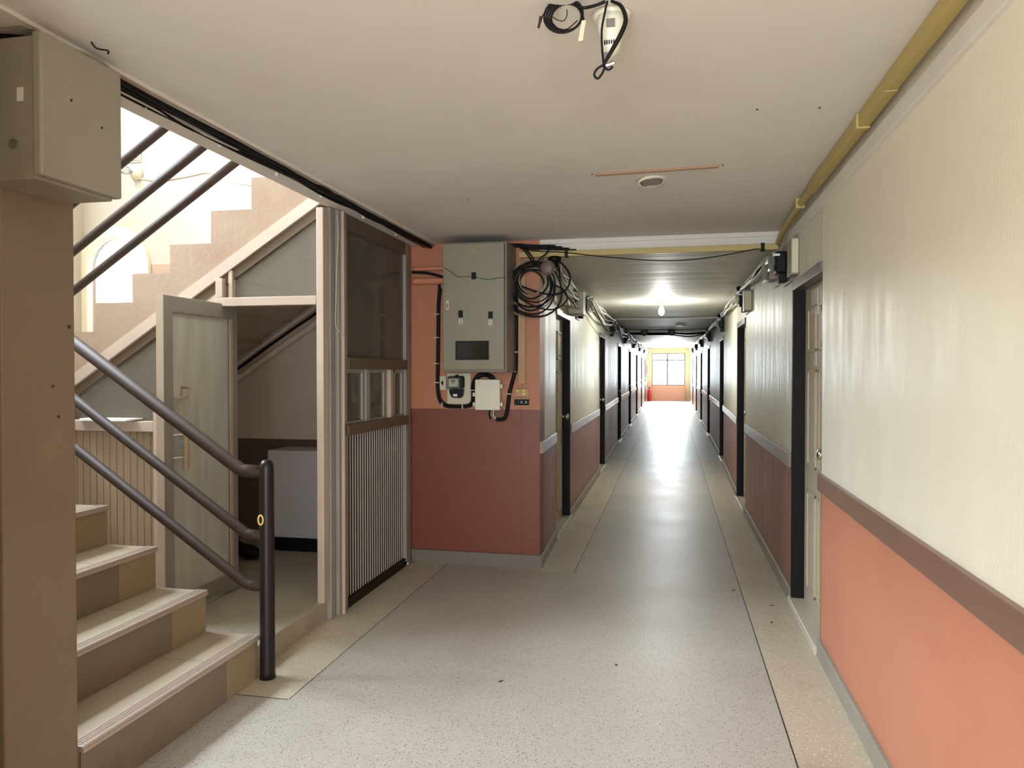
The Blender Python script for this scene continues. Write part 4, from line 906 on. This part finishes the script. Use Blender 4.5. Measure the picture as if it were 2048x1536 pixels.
def corridor_cable(X, s, off, z0, sag, r, m, label, group, anchors, seed, jit=.01):
    rdm = random.Random(seed); pts = []
    for a, b in zip(anchors, anchors[1:]):
        za = z0 + FZ(a) * .65; zb = z0 + FZ(b) * .65; sg = sag * rdm.uniform(.5, 1.3)
        for j in range(6):
            u = j / 6; y = a + (b - a) * u
            pts.append((X(y) - s * (off + jit * rdm.uniform(-1, 1) + .02 * math.sin(u * math.pi)), y, za + (zb - za) * u - sg * 4 * u * (1 - u) + jit * .5 * rdm.uniform(-1, 1)))
    y = anchors[-1]; pts.append((X(y) - s * off, y, z0 + FZ(y) * .65))
    bm = B(); tube(bm, pts, r, seg=6, n=3); return one('corridor_cable', bm, M[m], label, 'cable', group, smooth=True)
AL = [5.45, 8.0, 12.1, 16.0, 19.9, 23.8, 27.7, 31.5]; AR = [5.35, 7.5, 11.4, 15.4, 19.5, 23.5, 27.5, 31.5]
tone = ['cable_white', 'cable_white', 'cable_grey', 'cable_white', 'cable', 'cable_white', 'cable_white', 'cable']
cn = ['white', 'white', 'grey', 'white', 'black', 'white', 'white', 'black']
for k in range(8):
    corridor_cable(XL, -1, .05 + .018 * (k % 4), 2.225 - .012 * (k // 2), 0.035 + .024 * k, .0085 if k % 3 else .010, tone[k], '%s cable looping along the left corridor wall, %s of eight counted downwards' % (cn[k], ordn[k].replace('nearest', 'highest')),
                   'cables looping along the left corridor wall', AL, 20 + k, jit=.022)
for k in range(6):
    corridor_cable(XR, 1, .035 + .014 * (k % 3), 2.225 - .010 * (k // 2), .008 + .010 * k, .0075, tone[(k + 1) % 8], '%s cable along the right corridor wall, %s of six counted downwards' % (cn[(k + 1) % 8], ordn[k].replace('nearest', 'highest')),
                   'cables along the right corridor wall', AR, 40 + k, jit=.014)
# cable drops and insulators
for k, (y, s, X) in enumerate([(7.55, 1, XR), (11.35, 1, XR), (15.4, 1, XR), (8.3, -1, XL), (12.1, -1, XL), (16.0, -1, XL)]):
    bm = B(); lathe(bm, (X(y) - s * .07, y + .1, 2.20 + FZ(y) * .5), (0, 0, 1), [(0, .02), (.02, .035), (.04, .03), (.05, .012)]); one('insulator', bm, M['black'], 'small black insulator holding cables on the %s corridor wall, %s from the lobby' % (('right', 'left')[k // 3], ('nearest', 'second', 'third')[k % 3]), 'insulator', 'black insulators along the corridor', smooth=True)
# black cables crossing under the third beam
for k, (z, sg) in enumerate(((2.25, .03), (2.24, .07), (2.26, .02))):
    pipe('crossing_cable', [(-.93, 16.28, z), (-.5, 16.28, z - sg * .3), (0, 16.28, z - sg * .4), (.4, 16.28, z - sg), (.75, 16.28, z)], .012, M['cable'], ['upper', 'most sagging', 'straightest'][k] + ' black cable crossing the corridor below the far beam', 'cable', 'black cables crossing the corridor')
for k, x in enumerate((-.55, .02)):
    bm = B(); lathe(bm, (x, 16.3, 2.27), (0, -1, 0), [(0, .07), (.04, .08), (.06, .04)]); one('round_junction_box', bm, M['brown_disc'], ['left', 'right'][k] + ' dark round junction box on the cables crossing the corridor', 'junction box', smooth=True)
bm = B(); lathe(bm, (.18, 14.0, 2.28), (0, 0, -1), [(0, .09), (.015, .1), (.02, .09)]); one('ceiling_rose', bm, M['cab_side'], 'flat round ceiling rose in the far corridor', 'ceiling rose', smooth=True)

# corridor bulb
t = T('corridor_light', 'lit bare bulb with thin conduit on the corridor ceiling', 'light', (-.11, 9.3, 2.27))
bm = B(); lathe(bm, (-.11, 9.3, 2.27), (0, 0, -1), [(0, .045), (.02, .042), (.03, .022), (.05, .02)]); t.add('lamp_holder', bm, M['white'], smooth=True)
bm = B(); lathe(bm, (-.11, 9.3, 2.22), (0, 0, -1), [(0, .014), (.02, .018), (.05, .032), (.08, .036), (.105, .028), (.12, .008)]); t.add('bulb', bm, M['bulb'], smooth=True)
bm = B(); tube(bm, [(-.39, 9.4, 2.262), (-.25, 9.35, 2.262), (-.11, 9.3, 2.258)], .006, seg=6, smooth=False); t.add('conduit', bm, M['white'])
t = T('corridor_light', 'lit bare bulb near the far end window of the corridor', 'light', (-.06, 26.5, CZ(26.5)))
bm = B(); lathe(bm, (-.06, 26.5, CZ(26.5)), (0, 0, -1), [(0, .045), (.02, .042), (.03, .022), (.05, .02)]); t.add('lamp_holder', bm, M['white'], smooth=True)
bm = B(); lathe(bm, (-.06, 26.5, CZ(26.5) - .05), (0, 0, -1), [(0, .014), (.02, .018), (.05, .032), (.08, .036), (.105, .028), (.12, .008)]); t.add('bulb', bm, M['bulb'], smooth=True)
for i_, y_ in ((1, 26.5),):
    pl = bpy.data.lights.new('far_bulb_light', 'POINT'); pl.energy = 110; pl.color = (.95, .98, 1.0); pl.shadow_soft_size = .05
    po = bpy.data.objects.new('far_bulb_light', pl); C.objects.link(po); po.location = (-.06, y_, CZ(y_) - .24)
pl = bpy.data.lights.new('corridor_bulb_light', 'POINT'); pl.energy = 24; pl.color = (1, .99, .93); pl.shadow_soft_size = .04
po = bpy.data.objects.new('corridor_bulb_light', pl); C.objects.link(po); po.location = (-.11, 9.3, 2.05)

# far end bits
bm = B(); box(bm, -.975, -.93, 31.2, 31.55, 1.35, 1.75); one('red_hose_box', bm, M['red'], 'small red box on the left wall at the far end of the corridor', 'box', bevel=.004)
t = T('fire_extinguisher', 'slim orange-red extinguisher on the floor at the far left corridor end', 'fire extinguisher', (-.86, 31.9, FZ(31.9)))
bm = B(); lathe(bm, (-.86, 31.9, FZ(31.9)), (0, 0, 1), [(0, .07), (.02, .08), (.42, .08), (.5, .03), (.54, .025)]); t.add('cylinder', bm, M['red'], smooth=True)
bm = B(); box(bm, -.90, -.82, 31.88, 31.92, FZ(31.9) + .54, FZ(31.9) + .58); t.add('valve', bm, M['black'])

# ------------------------------------------------------------------ lobby ceiling fittings
t = T('ceiling_sensor', 'white cone-shaped device with vents hanging from the lobby ceiling', 'ceiling device', (-.155, 2.0, 2.23))
bm = B(); lathe(bm, (-.155, 2.01, 2.349), (0, 0, -1), [(0, .05), (.006, .052), (.012, .048), (.022, .040)], seg=28); t.add('base_plate', bm, M['white'], smooth=True)
bm = B(); lathe(bm, (-.155, 2.0, 2.335), (0, 0, -1), [(0, .040), (.03, .036), (.06, .028), (.085, .022), (.095, .016), (.10, .006)], seg=24); bd = t.add('body', bm, M['white'], smooth=True)
bm = B()
for k in range(5): box(bm, -.172 + k * .006, -.169 + k * .006, 1.972, 1.98, 2.257, 2.266)
t.add('vent_slot', bm, M['black'], parent=bd)
bm = B(); box(bm, -.165, -.143, 1.959, 1.962, 2.295, 2.315); t.add('rating_label', bm, M['cab_side'], parent=bd, label='small printed grey label')
bm = B(); box(bm, -.174, -.163, 1.985, 1.995, 2.222, 2.24); t.add('mounting_tab', bm, M['cab_side'])
pipe('black_cable', [(-.15, 1.93, 2.345), (-.125, 1.92, 2.325), (-.113, 1.92, 2.29), (-.125, 1.92, 2.255), (-.148, 1.92, 2.215), (-.163, 1.92, 2.19), (-.168, 1.92, 2.175)], lambda u: .0035 + .0025 * max(0, math.sin(u * math.pi * 1.1)), M['cable'], 'thick taped black cable hanging in front of the ceiling device', 'cable')
pipe('black_cable', [(-.16, 1.93, 2.345), (-.166, 1.92, 2.31), (-.173, 1.92, 2.27), (-.172, 1.92, 2.22), (-.168, 1.92, 2.18)], .0028, M['cable'], 'thin black cable hanging down the left of the ceiling device', 'cable')
bm = B(); tube(bm, [(-.168, 1.92, 2.182), (-.185, 1.92, 2.172), (-.192, 1.92, 2.158), (-.183, 1.92, 2.148), (-.172, 1.92, 2.160), (-.164, 1.92, 2.178)], .003, seg=8); tube(bm, [(-.168, 1.92, 2.178), (-.158, 1.92, 2.168), (-.148, 1.92, 2.172), (-.146, 1.92, 2.18)], .003, seg=8)
one('cable_knot', bm, M['cable'], 'small knotted black cable loop at the lowest point below the ceiling device', 'cable', smooth=True)
bm = B(); cyl(bm, (-.162, 1.915, 2.176), (-.147, 1.915, 2.180), .0055, seg=12); cyl(bm, (-.147, 1.915, 2.180), (-.142, 1.915, 2.181), .0068, seg=12); one('barrel_connector', bm, M['chrome'], 'small metal plug tied to the knotted cable loop', 'connector')
for k in range(4):
    R_ = .050 - k * .0035; bm = B()
    tube(bm, [(-.272 + .002 * k + R_ * math.cos(a), 1.925 + .004 * k, 2.318 + R_ * .88 * math.sin(a)) for a in [2 * math.pi * j / 24 for j in range(24)]], .0030, seg=7, smooth=False, closed=True)
    one('coiled_cable', bm, M['cable'], ['outer', 'second', 'third', 'inner'][k] + ' loop of the small black cable coil under the lobby ceiling', 'cable coil', 'loops of the small ceiling cable coil', smooth=True)
pipe('black_cable', [(-.235, 1.925, 2.335), (-.215, 1.925, 2.332), (-.19, 1.93, 2.338), (-.165, 1.93, 2.345)], .004, M['cable'], 'black cable linking the small coil to the ceiling device', 'cable')
pipe('thin_wire', [(-.31, 1.92, 2.348), (-.309, 1.92, 2.333), (-.322, 1.92, 2.325), (-.331, 1.92, 2.31)], .0014, M['cable'], 'thin wire with a dark plug hanging left of the small coil', 'wire')
bm = B(); cyl(bm, (-.329, 1.92, 2.318), (-.336, 1.92, 2.290), .0045, .003, seg=10); one('plug', bm, M['rail'], 'tiny brown plug hanging at the left of the small ceiling coil', 'plug', smooth=True)
pipe('thin_wire', [(-.300, 1.92, 2.315), (-.285, 1.92, 2.305), (-.27, 1.92, 2.302), (-.262, 1.92, 2.315), (-.262, 1.92, 2.33)], .0012, M['cable'], 'thin brown wire loop inside the small ceiling coil', 'wire')
pipe('thin_wire', [(-.30, 1.921, 2.30), (-.285, 1.921, 2.285), (-.265, 1.921, 2.28), (-.25, 1.921, 2.288), (-.235, 1.921, 2.30)], .0015, M['cable'], 'twisted wires along the bottom of the small ceiling coil', 'wire')
t = T('wire_connector', 'white plug connector dangling right of the small ceiling coil', 'connector', (-.225, 1.92, 2.25))
bm = B(); hexa(bm, [(-.233, 1.913, 2.244), (-.220, 1.913, 2.244), (-.220, 1.925, 2.244), (-.233, 1.925, 2.244), (-.224, 1.913, 2.296), (-.212, 1.913, 2.296), (-.212, 1.925, 2.296), (-.224, 1.925, 2.296)]); t.add('housing', bm, M['beige'], bevel=.002)
bm = B(); tube(bm, [(-.218, 1.919, 2.295), (-.222, 1.919, 2.315), (-.228, 1.919, 2.335)], .0025, seg=6); t.add('lead', bm, M['cable'])

t = T('downlight', 'unlit round silver downlight hanging slightly loose from the lobby ceiling', 'light', (-.095, 3.74, 2.33))
bm = B(); ax = Vector((.10, -.12, -1)).normalized()
lathe(bm, (-.095, 3.75, 2.347), ax, [(0, .060), (.006, .068), (.014, .068), (.016, .060), (.010, .054)], seg=32); t.add('rim', bm, M['white'], smooth=True)
bm = B(); lathe(bm, Vector((-.095, 3.75, 2.347)) + ax * .012, ax, [(0, .055), (.004, .053), (.0045, .03), (.003, .012)], seg=32); t.add('reflector', bm, M['reflector'], smooth=True)
bm = B(); hexa(bm, [(-.355, 3.59, 2.340), (.212, 3.555, 2.340), (.213, 3.575, 2.340), (-.354, 3.61, 2.340), (-.355, 3.59, CEIL), (.212, 3.555, CEIL), (.213, 3.575, CEIL), (-.354, 3.61, CEIL)])
one('wood_strip', bm, M['strip'], 'thin brown batten on the ceiling behind the downlight', 'batten', bevel=.001)
for k, (x, y) in enumerate(((-1.09, 3.99), (.302, 2.837), (.519, 2.867), (.23, 3.562), (-.37, 3.60))):
    bm = B(); cyl(bm, (x, y, CEIL), (x, y, CEIL - .003), .004, seg=8); one('screw', bm, M['chip'], ['tiny screw in the ceiling left of the downlight', 'left of the two tiny screws in the ceiling near the camera', 'right of the two tiny screws in the ceiling near the camera', 'screw at the right end of the brown batten', 'screw at the left end of the brown batten'][k], 'screw', 'tiny screws in the lobby ceiling')

# stairwell wall fittings
t = T('wall_lamp_holder', 'white lamp holder with bulb on the stairwell wall above the arched window', 'lamp', (-4.216, YF, 2.99))
bm = B(); lathe(bm, (-4.20, YF, 3.0), (0, -1, 0), [(0, .055), (.015, .055), (.03, .04), (.06, .03)]); t.add('lamp_holder', bm, M['white'], smooth=True)
bm = B(); lathe(bm, (-4.21, YF - .06, 3.0), (-.35, -1, .15), [(0, .018), (.03, .03), (.07, .035), (.1, .02), (.11, .004)]); t.add('bulb', bm, M['glass_frost'], smooth=True)
t = T('wall_vent', 'small white louvred vent above the stairwell lamp holder', 'vent', (-4.22, YF, 3.1))
bm = B(); box(bm, -4.28, -4.16, YF - .012, YF, 3.09, 3.19); t.add('frame', bm, M['white'], bevel=.003)
bm = B()
for k in range(4): box(bm, -4.27, -4.17, YF - .016, YF - .012, 3.10 + k * .022, 3.112 + k * .022)
t.add('louvres', bm, M['boxpaint'])
pipe('white_cable', [(-4.17, YF - .008, 2.96), (-4.0, YF - .008, 2.935), (-3.75, YF - .008, 2.955), (-3.55, YF - .008, 2.975), (-3.4, YF - .008, 2.91), (-3.2, YF - .008, 2.86), (-2.9, YF - .008, 2.85)], .006, M['white'], 'white cable clipped across the stairwell wall right of the lamp holder', 'cable')

# ------------------------------------------------------------------ floor litter
for k, (x, y, a) in enumerate(((.40, 5.0, .3), (.56, 4.4, 1.0), (-.75, 3.3, .8), (-.25, 3.6, 2.0), (-1.4, 2.35, .1), (.60, 4.72, .2))):
    bm = B(); ca, sa = math.cos(a) * .014, math.sin(a) * .014
    ngon_prism(bm, [(x - ca, y - sa, .001), (x + sa * .4, y - ca * .4, .001), (x + ca, y + sa, .001), (x - sa * .4, y + ca * .4, .001)], (0, 0, .002))
    one('leaf_fragment', bm, M['chip'], ['dark leaf fragment on the grey floor before the corridor', 'leaf fragment on the right tan border by the first door', 'leaf fragment left of the floor centre', 'leaf fragment near the floor centre', 'leaf fragment near the lowest stair', 'leaf fragment close to the first door sill'][k], 'leaf fragment')

for k, (y, z) in enumerate(((2.02, 1.545), (1.955, 1.36), (1.975, 1.265))):
    bm = B(); cyl(bm, (-1.8505, y, z), (-1.847, y, z), (.006, .004, .0045)[k], seg=9)
    one('wall_plug', bm, M['chip'], ['dark plug hole near the upper right edge of the tan pillar', 'small plug hole halfway up the tan pillar', 'brown plug hole lowest on the tan pillar'][k], 'plug hole')
bm = B(); ngon_prism(bm, [(-1.335, YF - .0015, 1.085), (-1.30, YF - .0015, 1.115), (-1.20, YF - .0015, 1.10), (-1.10, YF - .0015, 1.075), (-1.075, YF - .0015, 1.045), (-1.13, YF - .0015, 1.015), (-1.22, YF - .0015, 1.04), (-1.31, YF - .0015, 1.05)], (0, .002, 0))
one('plaster_patch', bm, M['plaster'], 'ragged bare plaster patch on the brick red paint below the junction box', 'plaster patch')
